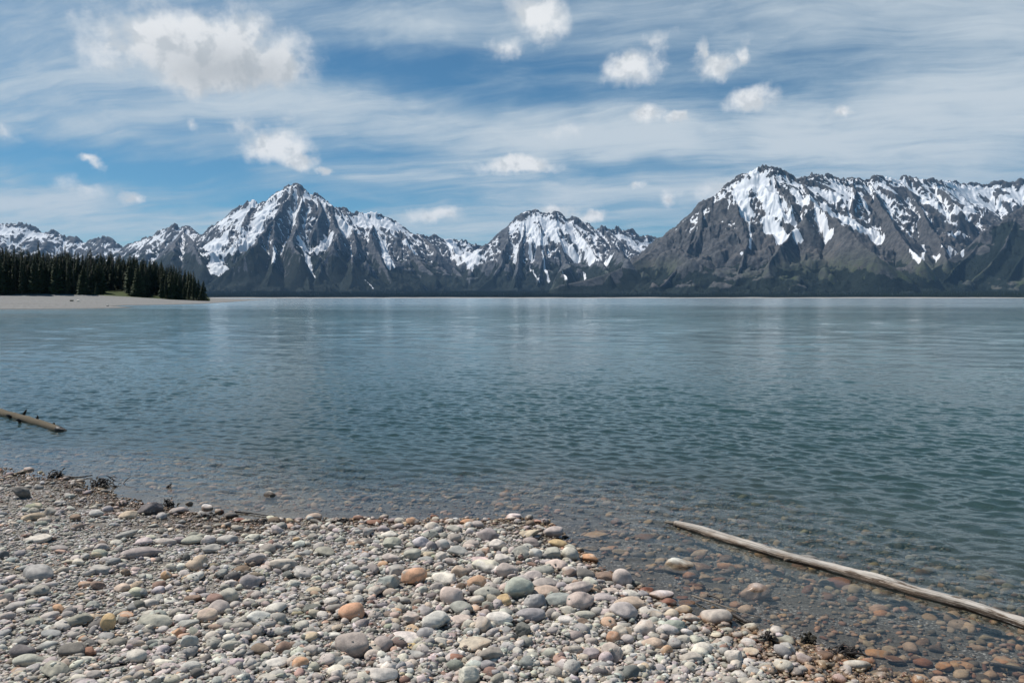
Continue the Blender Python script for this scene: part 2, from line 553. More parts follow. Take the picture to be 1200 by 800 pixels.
# ================================================================== MOUNTAINS
# crests: skyline points (px, py, depth km); k = width of the flanks over height, q = flank curve, group
CREST = [
    ([(-760, 275, 9.6), (-500, 262, 10.6), (-300, 268, 11.6), (-160, 258, 12.8), (-60, 264, 14.2), (-20, 260, 14.2), (0, 262, 14.2), (10, 263.5, 14.2), (25, 263, 14.2), (40, 267, 14.2), (52, 272, 14.2), (60, 270, 14.2), (63, 270, 14.2), (68, 275, 14.2),
      (80, 278, 14.2), (90, 278.5, 14.2), (98, 284, 14.2), (108, 281, 14.2), (121, 279, 14.2), (132, 282, 14.2), (145, 289, 14.2), (165, 300, 14.6), (200, 306, 14.8)], 1.6, 1.3, 0),
    ([(120, 305, 14.2), (140, 294, 14.0), (150, 287, 13.9), (160, 283, 13.8), (170, 278, 13.7), (185, 271, 13.6), (200, 267, 13.5), (206, 264, 13.5), (212, 265, 13.5),
      (217, 262, 13.5), (222, 268, 13.4), (231, 277, 13.2), (240, 276, 13.0)], 1.55, 1.35, 1),
    ([(240, 276, 13.0), (248, 272, 12.9), (258, 264, 12.8), (264, 261, 12.8), (270, 257, 12.7), (277, 248, 12.6), (284, 241, 12.6), (290, 238, 12.6), (297, 237, 12.6), (303, 240, 12.6),
      (308, 237, 12.6), (317, 236, 12.5), (322, 231, 12.5), (327, 225, 12.5), (333, 219, 12.5), (337, 216, 12.5), (343, 215.5, 12.5), (347, 214.5, 12.5), (350, 216, 12.5), (354, 219, 12.5), (359, 226, 12.5), (364, 229, 12.5),
      (368, 227, 12.5), (372, 227, 12.5), (377, 231, 12.5), (381, 234, 12.5), (385, 240, 12.6), (395, 246, 12.7), (404, 246, 12.8), (413, 250, 12.8), (420, 247, 12.9), (432, 250, 13.0),
      (440, 250.5, 13.0), (450, 252, 13.1), (460, 258, 13.2), (468, 266, 13.3), (478, 272, 13.4), (490, 275, 13.6), (500, 278.5, 13.8), (508, 276, 14.0),
      (517, 280, 14.2), (530, 281.5, 14.4), (540, 280, 14.6), (552, 286, 14.8), (562, 290, 15.0), (575, 293, 15.0), (620, 300, 15.2)], 1.75, 1.55, 2),
    ([(548, 326, 12.4), (560, 316, 12.6), (572, 303, 12.9), (580, 292, 13.1), (588, 281, 13.3), (592, 270, 13.4), (598, 262, 13.4), (605, 255, 13.4), (614, 250.5, 13.4), (622, 249.5, 13.4),
      (629, 247, 13.4), (638, 250, 13.4), (645, 252, 13.4), (650, 249, 13.4), (658, 252, 13.4), (664, 257, 13.4), (670, 253.5, 13.4), (676, 256, 13.4), (683, 262, 13.5), (690, 262, 13.5),
      (698, 269, 13.6), (708, 266, 13.7), (715, 270, 13.8), (723, 267, 13.9), (735, 271, 14.0), (743, 271, 14.1), (750, 277, 14.2), (757, 277.5, 14.3), (772, 279, 14.6), (800, 283, 14.8)], 1.55, 1.45, 3),
    ([(655, 334, 8.8), (690, 327, 9.0), (715, 319.5, 9.2), (740, 309.5, 9.5), (760, 297, 9.8), (780, 283, 10.0), (793, 272, 10.2), (800, 267, 10.2), (808, 259, 10.3), (818, 249, 10.3), (824, 236, 10.4), (831, 234, 10.4),
      (840, 229, 10.5), (848, 222, 10.5), (855, 215, 10.6), (865, 210, 10.6), (872, 204.5, 10.6), (880, 199.5, 10.6), (887, 199.5, 10.6), (895, 196.5, 10.6), (901, 195, 10.6), (909, 198, 10.6),
      (920, 203, 10.7), (930, 207.5, 10.7), (936, 210, 10.8), (938, 208, 10.8), (950, 205, 11.0), (960, 204.5, 11.1), (970, 206, 11.2), (983, 210, 11.3), (992, 210.5, 11.4), (1002, 211, 11.5), (1010, 213.5, 11.6),
      (1017, 209.5, 11.7), (1025, 206, 11.7), (1035, 207.5, 11.8), (1045, 209.5, 11.9), (1054, 210, 12.0), (1064, 206.5, 12.1), (1075, 210.5, 12.2), (1082, 209.5, 12.2), (1092, 212, 12.3), (1103, 214, 12.4),
      (1118, 214.5, 13.0), (1140, 215.5, 13.2), (1160, 216.5, 13.2), (1168, 214, 13.2), (1182, 215, 13.2), (1194, 212, 13.2), (1220, 211, 13.2), (1270, 216, 13.0), (1340, 222, 12.6), (1480, 216, 11.8), (1680, 232, 10.8), (1980, 262, 9.6)], 1.72, 1.7, 4),
    ([(1030, 344, 8.3), (1060, 336, 8.5), (1085, 321, 8.8), (1105, 309, 9.0), (1130, 292, 9.2), (1150, 277, 9.3), (1170, 263, 9.4), (1190, 250, 9.5), (1215, 236, 9.6), (1260, 214, 9.7), (1330, 205, 9.8), (1450, 214, 9.7), (1650, 240, 9.3), (1950, 285, 8.9)], 1.55, 1.35, 5),
]
# spurs: (px, py) with how far they stand out of the flank behind them, in metres; k, q, group
SPUR = [
    ([(217, 264, 20), (214, 272, 140), (205, 285, 200), (200, 305, 200), (215, 328, 130)], 0.95, 1.1, 1),
    ([(214, 272, 120), (228, 292, 160), (240, 315, 150), (243, 330, 90)], 0.9, 1.1, 1),
    ([(297, 239, 20), (290, 250, 90), (284, 268, 100), (276, 290, 60)], 0.7, 1.0, 2),
    ([(343, 218, 20), (333, 238, 160), (324, 254, 260), (312, 271, 300), (292, 293, 320), (272, 312, 300), (250, 328, 200), (230, 341, 80)], 0.85, 1.1, 2),
    ([(324, 254, 250), (321, 275, 260), (322, 298, 260), (318, 320, 200), (310, 340, 90)], 0.8, 1.1, 2),
    ([(349, 220, 30), (352, 245, 140), (347, 268, 210), (341, 285, 240), (352, 302, 260), (358, 322, 190), (362, 340, 80)], 0.75, 1.1, 2),
    ([(372, 230, 20), (377, 246, 130), (372, 262, 160), (366, 280, 120)], 0.6, 1.0, 2),
    ([(382, 237, 20), (389, 254, 160), (396, 272, 230), (390, 292, 250), (376, 308, 240), (372, 325, 160), (376, 340, 60)], 0.8, 1.1, 2),
    ([(404, 249, 20), (414, 270, 150), (418, 292, 210), (412, 318, 200), (408, 338, 90)], 0.8, 1.1, 2),
    ([(437, 265, 30), (436, 280, 160), (444, 300, 190), (456, 322, 150), (470, 340, 70)], 0.75, 1.1, 2),
    ([(468, 268, 20), (478, 288, 120), (494, 308, 140), (512, 326, 110), (524, 340, 50)], 0.7, 1.1, 2),
    ([(492, 277, 20), (512, 296, 120), (532, 314, 120), (546, 330, 80)], 0.7, 1.1, 2),
    ([(524, 283, 10), (538, 300, 90), (552, 316, 90)], 0.7, 1.0, 2),
    ([(596, 266, 20), (594, 285, 120), (588, 305, 140), (576, 325, 150), (560, 338, 80)], 0.8, 1.1, 3),
    ([(614, 254, 10), (613, 275, 80), (608, 300, 120), (604, 325, 120), (600, 340, 50)], 0.6, 1.0, 3),
    ([(629, 250, 10), (632, 275, 70), (636, 300, 120), (632, 325, 120), (628, 340, 60)], 0.6, 1.0, 3),
    ([(645, 255, 10), (655, 280, 80), (664, 305, 120), (664, 330, 100)], 0.6, 1.0, 3),
    ([(670, 258, 10), (684, 280, 120), (698, 302, 150), (714, 322, 110)], 0.7, 1.0, 3),
    ([(708, 269, 10), (720, 288, 110), (736, 304, 120), (748, 318, 70)], 0.7, 1.0, 3),
    ([(824, 240, 20), (822, 262, 90), (808, 290, 90), (790, 318, 60), (770, 338, 30)], 0.8, 1.1, 4),
    ([(857, 218, 20), (862, 240, 110), (872, 262, 130), (876, 285, 110), (868, 312, 70), (860, 335, 30)], 0.7, 1.1, 4),
    ([(905, 200, 20), (912, 218, 60), (922, 230, 120), (928, 243, 140), (926, 250, 100)], 0.5, 1.0, 4),
    ([(937, 212, 20), (948, 228, 110), (956, 241, 300), (978, 257, 320), (1002, 277, 330), (1028, 300, 290), (1056, 318, 200), (1075, 332, 90)], 0.85, 1.1, 4),
    ([(956, 241, 290), (942, 257, 260), (926, 274, 240), (912, 292, 180), (900, 314, 100), (892, 336, 40)], 0.85, 1.15, 4),
    ([(1000, 214, 10), (1003, 226, 80), (998, 240, 110)], 0.5, 1.0, 4),
    ([(1018, 212, 10), (1028, 236, 160), (1046, 262, 240), (1062, 285, 260), (1082, 306, 200)], 0.75, 1.1, 4),
    ([(1056, 213, 10), (1074, 236, 150), (1086, 260, 190), (1102, 284, 190), (1110, 305, 120)], 0.7, 1.1, 4),
    ([(1094, 215, 10), (1112, 230, 160), (1124, 244, 150)], 0.6, 1.0, 4),
    ([(1160, 220, 10), (1172, 230, 130), (1180, 238, 60)], 0.5, 1.0, 4),
    ([(1150, 279, 10), (1128, 305, 70), (1105, 328, 60)], 0.6, 1.1, 5),
    ([(1192, 253, 10), (1178, 285, 100), (1158, 312, 90), (1135, 334, 50)], 0.6, 1.1, 5),
    ([(1225, 234, 10), (1212, 275, 100), (1195, 305, 90), (1175, 334, 50)], 0.6, 1.1, 5),
]
NA, NR = 1760, 600
AZ = np.radians(np.concatenate([np.linspace(-57, -36, 130)[:-1], np.linspace(-36, 36, NA - 258), np.linspace(36, 57, 130)[1:]])).astype(np.float32)
RR = (6950 + (17800 - 6950) * np.linspace(0, 1, NR) ** 1.12).astype(np.float32)
MX = RR[:, None] * np.sin(AZ)[None]
MY = RR[:, None] * np.cos(AZ)[None]
wpx = (fbm(MX / 900, MY / 900, 3, 40) - 0.5) * 190
wpy = (fbm(MX / 900, MY / 900, 3, 50) - 0.5) * 190
QX, QY = MX + wpx, MY + wpy
wob = (fbm(MX / 240, MY / 240, 4, 60) - 0.5)


def add_ridge(Hm, Gm, Dm, pts, k, q, gid):
    P = np.array(pts)
    for a, b in zip(P[:-1], P[1:]):
        L = k * max(a[2], b[2]) + 50
        a0 = math.atan2(min(a[0], b[0]) - L, a[1]); a1 = math.atan2(max(a[0], b[0]) + L, a[1])
        c0 = max(0, int(np.searchsorted(AZ, a0)) - 2); c1 = min(NA, int(np.searchsorted(AZ, a1)) + 2)
        rmin = math.hypot(min(abs(a[0]), abs(b[0])), min(a[1], b[1])) - L - 300
        rmax = math.hypot(max(abs(a[0]), abs(b[0])), max(a[1], b[1])) + L + 300
        r0 = max(0, int(np.searchsorted(RR, rmin)) - 1); r1 = min(NR, int(np.searchsorted(RR, rmax)) + 1)
        if c1 <= c0 or r1 <= r0:
            continue
        x = QX[r0:r1, c0:c1]; y = QY[r0:r1, c0:c1]
        ex, ey = b[0] - a[0], b[1] - a[1]
        t = np.clip(((x - a[0]) * ex + (y - a[1]) * ey) / (ex * ex + ey * ey + 1e-6), 0, 1)
        d = np.sqrt((x - a[0] - t * ex) ** 2 + (y - a[1] - t * ey) ** 2)
        zr = a[2] + (b[2] - a[2]) * t
        # undo the warp near the crest line so the skyline keeps its place
        d = d * (1 + 0.35 * wob[r0:r1, c0:c1])
        u = np.clip(1 - d / (k * np.maximum(zr, 60)), 0, 1)
        z = zr * u ** q
        hs = Hm[r0:r1, c0:c1]
        m = z > hs
        hs[m] = z[m]
        Gm[r0:r1, c0:c1][m] = gid
        Dm[r0:r1, c0:c1][m] = d[m]


plain = 2.0 + 7.0 * sstep(RR[:, None] + 45 * (fbm(MX / 300, MY / 300, 3, 71) - .5), 6990, 7060) + 70 * sstep(RR, 7100, 11500)[:, None] + 22 * (fbm(MX / 700, MY / 700, 3, 70)) * sstep(RR, 7050, 8500)[:, None] - 5 * (1 - sstep(RR, 6950, 6990))[:, None]
plain = np.broadcast_to(plain, MX.shape).astype(np.float32)
Hm = plain.copy(); Gm = np.full(MX.shape, -1, dtype=np.int8); Dm = np.full(MX.shape, 4000, dtype=np.float32)


def unwarp(p):
    """ridge points live in the warped plane: move them so the built crest stands at p"""
    i = np.clip(np.searchsorted(RR, math.hypot(p[0], p[1])), 0, NR - 1); j = np.clip(np.searchsorted(AZ, math.atan2(p[0], p[1])), 0, NA - 1)
    return np.array([p[0] + wpx[i, j], p[1] + wpy[i, j], p[2]])


for pts, k, q, gid in CREST:
    add_ridge(Hm, Gm, Dm, [unwarp(at_depth(px, py, D * 1000)) for px, py, D in pts], k, q, gid)
H0 = Hm.copy(); Dsp = Dm.copy()


def first_hit(px, py, lift=0.0, Hs=None):
    """nearest point of the terrain (raised by lift) met by the ray of a photo pixel"""
    d = ray(px, py)
    az = math.atan2(d[0], d[1])
    j = int(np.clip(np.searchsorted(AZ, az), 0, NA - 1))
    tz = d[2] / math.hypot(d[0], d[1])
    rz = EYE + RR * tz
    hit = np.nonzero((Hs[:, j] + lift * sstep(Hs[:, j], 60, 240) >= rz) & (Hs[:, j] > 45))[0]
    i = int(hit[0]) if len(hit) else int(np.argmax(Hs[:, j] / RR))
    r = float(RR[i])
    return np.array([r * math.sin(az), r * math.cos(az), EYE + r * tz]), i, j


for pts, k, q, gid in SPUR:
    add_ridge(Hm, Gm, Dsp, [unwarp(first_hit(px, py, lift, H0)[0]) for px, py, lift in pts], k, q, gid)
print('ridges', round(time.time() - T0, 1))


def grads(Hs):
    dr = np.gradient(Hs, RR, axis=0)
    da = np.gradient(Hs, AZ, axis=1) / RR[:, None]
    s, c = np.sin(AZ)[None], np.cos(AZ)[None]
    return dr * s + da * c, dr * c - da * s


def blur(a, n=2):
    for _ in range(n):
        a = (np.roll(a, 1, 0) + 2 * a + np.roll(a, -1, 0)) / 4
        a = (np.roll(a, 1, 1) + 2 * a + np.roll(a, -1, 1)) / 4
    return a


# gullies: stripes that run down the slope, in octaves, each bent by the one before
gxh, gyh = grads(blur(Hm, 6))
EH = np.zeros_like(Hm); ex = np.zeros_like(Hm); ey = np.zeros_like(Hm)
HT = np.random.default_rng(5).random((256, 256, 2)).astype(np.float32)
steep = np.sqrt(gxh ** 2 + gyh ** 2)
amp = 1.0; wl = 620.0; tot = 0
gull = []
for o in range(5):
    X = MX / wl + 37.1 * o; Y = MY / wl + 11.7 * o
    sx = gxh + 0.9 * ex; sy = gyh + 0.9 * ey
    n = np.sqrt(sx * sx + sy * sy) + 1e-4
    lim = np.minimum(n, 1.0) / n
    px_, py_ = -sy * lim, sx * lim            # across the slope
    px_ *= 1.25; py_ *= 1.25
    xi = np.floor(X); yi = np.floor(Y); fx = X - xi; fy = Y - yi
    xi = xi.astype(np.int32); yi = yi.astype(np.int32)
    va = 0; vd = 0; wt = 0
    for i in (-1, 0, 1, 2) if o < 2 else (-1, 0, 1):
        for j in (-1, 0, 1, 2) if o < 2 else (-1, 0, 1):
            hh = HT[(xi - i) & 255, (yi - j) & 255]
            ox = fx + i - hh[..., 0] * (0.5 if o < 2 else 1.0); oy = fy + j - hh[..., 1] * (0.5 if o < 2 else 1.0)
            w = np.exp(-(ox * ox + oy * oy) * 2.0)
            m = (ox * px_ + oy * py_) * 6.2832
            va = va + np.cos(m) * w; vd = vd - np.sin(m) * w; wt = wt + w
    va = va / wt; vd = vd / wt
    EH += va * amp; ex += vd * px_ * amp * 1.6; ey += vd * py_ * amp * 1.6
    gull.append(va)
    tot += amp; amp *= 0.62; wl *= 0.48
mask = sstep(steep, 0.12, 0.55) * (0.30 + 0.70 * sstep(Dm, 40, 500)) * sstep(Hm, 30, 500)
ampm = np.where(Gm == 5, 20, np.where(Gm == 4, 40, 44)) 
ampm = ampm * (0.35 + 0.65 * sstep(Hm, 250, 800))
H1 = Hm + EH * mask * ampm + mask * (fbm(MX / 60, MY / 60, 3, 80) - 0.5) * 26 * sstep(Hm, 300, 900)
jag = 1 - 2.6 * np.abs(fbm(MX / 70, MY / 70, 3, 90) - 0.5) + (vnoise(MX / 150, MY / 150, 95) - .5) * 1.2
H1 = H1 + (jag - .50) * 62 * (1 - sstep(Dm, 40, 230)) * sstep(Hm, 420, 900)
print('gullies', round(time.time() - T0, 1))
gx1, gy1 = grads(H1)
slope = np.sqrt(gx1 ** 2 + gy1 ** 2)
lowp = blur(H1, 14)
concave = np.clip((lowp - H1) / 14.0, -1.5, 1.5)
lowp2 = blur(H1, 60)
concave2 = np.clip((lowp2 - H1) / 60.0, -1.5, 1.5)
nz1 = fbm(MX / 420, MY / 420, 4, 110) - 0.5
nz2 = fbm(MX / 55, MY / 55, 3, 120) - 0.5
snowline = np.choose(np.clip(Gm, 0, 5).astype(int), [640, 560, 610, 600, 850, 3000]).astype(np.float32)
cover = (H1 - snowline) / 620.0
cover = np.minimum(cover, 1.05)
aspect = (gx1 * -math.sin(SUN_AZ) + gy1 * -math.cos(SUN_AZ)) / (slope + .05)   # >0 : faces the sun
cov_ = cover + 0.60 * concave + 0.40 * concave2 - 1.15 * np.clip(slope - 0.85, -0.3, 1.6) + 1.5 * nz1 + 1.3 * nz2
snow = sstep(cov_, 0.16, 0.70) * sstep(H1, snowline - 160, snowline + 80)
# snow fields and chutes lying where the photo has them: (px, py) way points, half width in m, noise bite
FIELDS = [([(313, 246), (303, 262), (292, 276), (283, 290)], 150, 2), ([(246, 284), (252, 300), (256, 312)], 120, 2), ([(262, 276), (258, 292)], 90, 2),
          ([(296, 240), (286, 254), (278, 270)], 70, 2), ([(352, 285), (358, 292), (370, 296), (378, 292), (386, 281)], 60, 2), ([(352, 285), (362, 310), (366, 322)], 40, 2),
          ([(322, 290), (320, 306)], 22, 2), ([(360, 222), (350, 245), (344, 262)], 26, 2), ([(422, 262), (436, 258), (452, 262), (464, 266)], 130, 2), ([(398, 262), (408, 275)], 90, 2),
          ([(448, 282), (452, 300), (456, 312)], 55, 2), ([(476, 284), (484, 296)], 60, 2), ([(428, 328), (437, 338)], 8, 2), ([(530, 288), (545, 296), (558, 300)], 120, 2), ([(530, 300), (552, 316)], 40, 2),
          ([(632, 256), (644, 272), (660, 288), (676, 304)], 85, 3), ([(618, 268), (632, 280)], 110, 3), ([(613, 272), (606, 290), (603, 306)], 34, 3), ([(620, 280), (622, 304)], 34, 3),
          ([(636, 296), (638, 314), (643, 330)], 20, 3), ([(621, 314), (632, 332)], 9, 3), ([(659, 296), (660, 320), (664, 328)], 16, 3), ([(684, 320), (686, 327)], 16, 3),
          ([(668, 272), (690, 290), (715, 304)], 80, 3), ([(700, 280), (722, 300)], 60, 3), ([(738, 282), (748, 292), (754, 298)], 90, 3), ([(760, 282), (766, 288)], 60, 3),
          ([(886, 206), (892, 222), (905, 236), (918, 246)], 115, 4), ([(872, 214), (870, 236), (874, 252)], 100, 4), ([(906, 242), (920, 252), (928, 258)], 120, 4), ([(900, 258), (908, 274), (918, 280), (930, 272)], 105, 4),
          ([(934, 228), (946, 234), (952, 236)], 95, 4), ([(957, 243), (962, 262), (972, 276)], 48, 4), ([(876, 256), (880, 278), (879, 293)], 17, 4), ([(868, 298), (870, 300)], 12, 4),
          ([(972, 246), (990, 254), (1006, 266), (1024, 278)], 130, 4), ([(966, 230), (984, 230), (996, 236)], 85, 4), ([(1012, 236), (1018, 250)], 34, 4), ([(1036, 218), (1046, 224)], 70, 4),
          ([(1018, 226), (1040, 244), (1060, 262)], 12, 4), ([(1064, 272), (1082, 290), (1100, 302)], 26, 4), ([(1066, 292), (1078, 308), (1082, 296)], 20, 4), ([(1104, 288), (1114, 292)], 30, 4), ([(1120, 296), (1128, 300)], 16, 4),
          ([(1082, 236), (1100, 242), (1120, 248), (1140, 246)], 60, 4), ([(1130, 230), (1150, 240), (1170, 238), (1195, 232)], 80, 4), ([(1112, 274), (1130, 277), (1148, 282)], 22, 4),
          ([(1132, 258), (1150, 264), (1166, 266)], 24, 4), ([(1100, 220), (1094, 232)], 14, 4), ([(1110, 217), (1140, 222), (1158, 224)], 90, 4), ([(1156, 246), (1148, 262)], 8, 4), ([(1040, 210), (1060, 211)], 45, 4)]
ROCKS = [([(1040, 222), (1062, 226), (1085, 242), (1105, 262)], 120), ([(1098, 224), (1126, 240)], 75), ([(1152, 222), (1180, 228)], 55), ([(940, 212), (956, 216), (975, 222)], 55),
         ([(962, 240), (985, 246)], 40), ([(1016, 228), (1038, 256), (1056, 284)], 90), ([(1128, 252), (1160, 254)], 60), ([(915, 222), (926, 236), (936, 250)], 55), ([(890, 240), (898, 252)], 40),
         ([(925, 206), (934, 214)], 40), ([(985, 214), (1012, 226)], 40), ([(845, 236), (838, 262), (830, 285)], 120), ([(298, 241), (292, 252), (286, 264)], 75), ([(352, 222), (356, 240)], 60), ([(366, 240), (378, 262), (374, 286)], 70),
         ([(388, 244), (392, 262)], 50), ([(336, 226), (326, 240)], 45), ([(410, 272), (424, 290)], 120), ([(470, 276), (466, 292)], 60), ([(592, 268), (588, 290)], 70), ([(650, 252), (660, 262)], 30),
         ([(675, 262), (694, 274)], 50), ([(706, 280), (712, 290)], 50), ([(608, 256), (628, 262)], 25), ([(250, 272), (246, 280)], 40), ([(208, 276), (222, 300)], 140), ([(705, 270), (716, 280)], 40)]
bite = (fbm(MX / 95, MY / 95, 4, 130) - 0.5) * 2.0
dig = np.zeros_like(H1)
for pts, hw, gid in [(p, w, -9) for p, w in ROCKS] + [(p, w * (1.25 if g_ in (2, 3) and w > 40 else 1), g_) for p, w, g_ in FIELDS]:
    prev = None
    for (ax, ay), (bx, by) in zip(pts[:-1], pts[1:]):
        a = first_hit(ax, ay, 0, H1)[0]; b = first_hit(bx, by, 0, H1)[0]
        if np.hypot(*(b - a)[:2]) > 1500:
            continue
        L = hw * 3
        c0 = max(0, int(np.searchsorted(AZ, math.atan2(min(a[0], b[0]) - L, max(a[1], b[1])))) - 6); c1 = min(NA, int(np.searchsorted(AZ, math.atan2(max(a[0], b[0]) + L, min(a[1], b[1])))) + 6)
        ra, rb = np.hypot(*a[:2]), np.hypot(*b[:2])
        r0 = max(0, int(np.searchsorted(RR, min(ra, rb) - L)) - 1); r1 = min(NR, int(np.searchsorted(RR, max(ra, rb) + L)) + 1)
        x = MX[r0:r1, c0:c1]; y = MY[r0:r1, c0:c1]
        e0, e1 = b[0] - a[0], b[1] - a[1]
        t = np.clip(((x - a[0]) * e0 + (y - a[1]) * e1) / (e0 * e0 + e1 * e1 + 1e-6), 0, 1)
        d = np.hypot(x - a[0] - t * e0, y - a[1] - t * e1) / hw
        f = sstep(1.15 - d + 0.55 * bite[r0:r1, c0:c1] - 0.35 * np.clip(slope[r0:r1, c0:c1] - 1.0, 0, 2), 0.0, 0.25)
        if gid == -9:
            f = sstep(1.2 - d + 0.9 * bite[r0:r1, c0:c1], 0.0, 0.4)
            snow[r0:r1, c0:c1] *= 1 - 0.9 * f
            continue
        snow[r0:r1, c0:c1] = np.maximum(snow[r0:r1, c0:c1], f)
        dig[r0:r1, c0:c1] = np.maximum(dig[r0:r1, c0:c1], np.exp(-d * d))
# woods on the lower flanks, meadows and talus
wood_top = np.choose(np.clip(Gm, 0, 5).astype(int), [700, 860, 860, 600, 360, 700]).astype(np.float32)
wood_top = np.where(Gm < 0, 999, wood_top)
wood_top = wood_top - 260 * sstep(np.degrees(AZ), -14, -9)[None] * (Gm == 2)
wn = fbm(MX / 260, MY / 260, 4, 140) - 0.5
forest = sstep(wood_top - H1 + 380 * wn + 260 * np.clip(concave2, -.6, .6) - 90, -60, 60) * (1 - sstep(slope, 1.6, 2.2))
forest = np.where(Gm == 5, sstep(0.72 + 1.9 * wn - (H1 - 500) / 1500 + 0.3 * concave2, 0.30, 0.52), forest)
forest = forest * (1 - snow) * sstep(RR, 7022, 7036)[:, None]
mead = np.where(Gm >= 3, sstep(H1, 620, 180), 0) * sstep(fbm(MX / 500, MY / 500, 4, 150), 0.42, 0.62) * (1 - snow)
talus = sstep(fbm(MX / 380, MY / 230, 4, 160) - 0.25 * (slope - .6), 0.42, 0.66) * np.where(Gm == 4, 1.0, 0.55)
beach_far = (1 - sstep(RR, 7018, 7034))[:, None] * np.ones_like(H1)

mat_mtn, nt, out = new_mat('mountain')
geo = nt.node('ShaderNodeNewGeometry'); pos = geo.outputs['Position']
A1 = nt.node('ShaderNodeAttribute', attribute_name='cover'); sn, fo, md = nt.sep(A1.outputs['Color'])
A2 = nt.node('ShaderNodeAttribute', attribute_name='soil'); ta, bc, warm = nt.sep(A2.outputs['Color'])
n1 = nt.noise(pos, 0.016, 6, 0.65)
n2 = nt.noise(pos, 0.06, 4, 0.6)
n4 = nt.noise(nt.vec('MULTIPLY', pos, (1, 1, .6)), 0.030, 4, 0.6)
strat = nt.noise(nt.vec('MULTIPLY', pos, (0.004, 0.004, 0.03)), 1.0, 5, 0.6)
rock = nt.mix(nt.step(n1, .30, .70), (.036, .044, .056), (.120, .126, .140))
rock = nt.mix(nt.math('MULTIPLY', nt.step(strat, .45, .62), .5), rock, (.19, .19, .195))
rockw = nt.mix(nt.step(n1, .30, .70), (.042, .044, .047), (.128, .126, .126))
rock = nt.mix(warm, rock, rockw)
tal = nt.mix(n2, (.10, .091, .085), (.175, .158, .147))
col = nt.mix(nt.math('MULTIPLY', ta, .75), rock, tal)
grs = nt.mix(n2, (.038, .058, .024), (.078, .095, .043))
col = nt.mix(nt.math('MULTIPLY', md, nt.step(n1, .3, .6)), col, grs)
fof = nt.step(nt.math('ADD', fo, nt.math('MULTIPLY_ADD', n2, 1.1, -.55)), .35, .60)
col = nt.mix(fof, col, nt.mix(n2, (.006, .012, .011), (.016, .026, .019)))
snf = nt.step(nt.math('ADD', sn, nt.math('ADD', nt.math('MULTIPLY_ADD', n2, .8, -.4), nt.math('MULTIPLY_ADD', n4, 1.5, -.75))), .42, .60)
col = nt.mix(snf, col, (.83, .85, .88))
col = nt.mix(bc, col, (.46, .44, .40))
b = nt.bump(nt.math('ADD', nt.math('MULTIPLY', n1, 1.0), nt.math('MULTIPLY', n2, .45)), 1.0, 16.0)
snb = nt.node('ShaderNodeMix', data_type='VECTOR'); nt.l.new(snf, snb.inputs[0]); nt.l.new(b, snb.inputs[4]); nt.l.new(geo.outputs['Normal'], snb.inputs[5])
principled(nt, out, col, .9, nt.vec('NORMALIZE', snb.outputs[1]), .2)

H2 = H1 - dig * 0
MV = np.stack([MX, MY, H2], -1).reshape(-1, 3)
cov3 = np.stack([snow, forest, mead], -1).reshape(-1, 3)
soil3 = np.stack([talus * (1 - forest), beach_far, np.where(Gm >= 4, 1.0, 0.0)], -1).reshape(-1, 3)
fg = grid_faces(NR, NA)
# visibility pruning: rows hidden behind the skyline by a wide margin are not built
elev = np.maximum.accumulate(H2 / RR[:, None], axis=0)
hid = (elev - H2 / RR[:, None]) * RR[:, None] > 500
gv = Gm.reshape(-1)[fg[:, 0]]
keep = ~hid.reshape(-1)[fg].all(1)
MNAMES = {-1: ('far_shore', 'flat wooded ground with a thin pale beach along the far shore'),
          0: ('mountain', 'distant jagged snowy range at the left, rising over the dark wood'),
          1: ('mountain', 'lower snow dusted peak joining the left side of the tallest mountain'),
          2: ('mountain', 'tallest rocky snow covered peak, dark wooded foot, left of the middle'),
          3: ('mountain', 'dome shaped peak in the middle, streaked with narrow snow gullies'),
          4: ('mountain', 'broad brown grey massif on the right with large snow bowls'),
          5: ('mountain', 'dark wooded shoulder without snow at the right edge')}
for g, (nm, lab) in MNAMES.items():
    f = fg[(gv == g) & keep]
    if not len(f):
        continue
    u, inv = np.unique(f, return_inverse=True)
    me = np_mesh(nm, MV[u], inv.reshape(f.shape))
    vcol(me, 'cover', cov3[u]); vcol(me, 'soil', soil3[u])
    tag(mesh_obj(nm, me, mat_mtn), lab, kind='structure')
print('mountains', round(time.time() - T0, 1))

# far-off wood: one mass of tiny conifers on the far shore and the lower flanks
fr_ = np.random.default_rng(12)
cand = np.stack([fr_.integers(0, NR - 1, 260000), fr_.integers(0, NA - 1, 260000)], -1)
rr_ = RR[cand[:, 0]]
pk = (fr_.random(len(cand)) < forest[cand[:, 0], cand[:, 1]] * 0.9) & (H2[cand[:, 0], cand[:, 1]] < 520) & (rr_ < 12500)
cand = cand[pk][:46000]
extra = fr_.random((14000, 2))
ea = np.radians(-56 + 112 * extra[:, 0]); er = 7042 + 260 * extra[:, 1] ** 1.5
ei = np.clip(np.searchsorted(RR, er), 0, NR - 1); ej = np.clip(np.searchsorted(AZ, ea), 0, NA - 1)
bx = np.concatenate([MX[cand[:, 0], cand[:, 1]] + fr_.normal(0, 6, len(cand)), er * np.sin(ea)])
by = np.concatenate([MY[cand[:, 0], cand[:, 1]] + fr_.normal(0, 6, len(cand)), er * np.cos(ea)])
bz = np.concatenate([H2[cand[:, 0], cand[:, 1]], H2[ei, ej]])
n = len(bx)
hh = fr_.uniform(8, 27, n); ww = hh * fr_.uniform(.16, .26, n)
ang = np.linspace(0, 2 * np.pi, 6)[:-1]
ringv = np.stack([bx[:, None] + ww[:, None] * np.cos(ang), by[:, None] + ww[:, None] * np.sin(ang), np.repeat((bz - 1)[:, None], 5, 1)], -1)
tip = np.stack([bx, by, bz + hh], -1)[:, None]
V = np.concatenate([ringv, tip], 1).reshape(-1, 3)
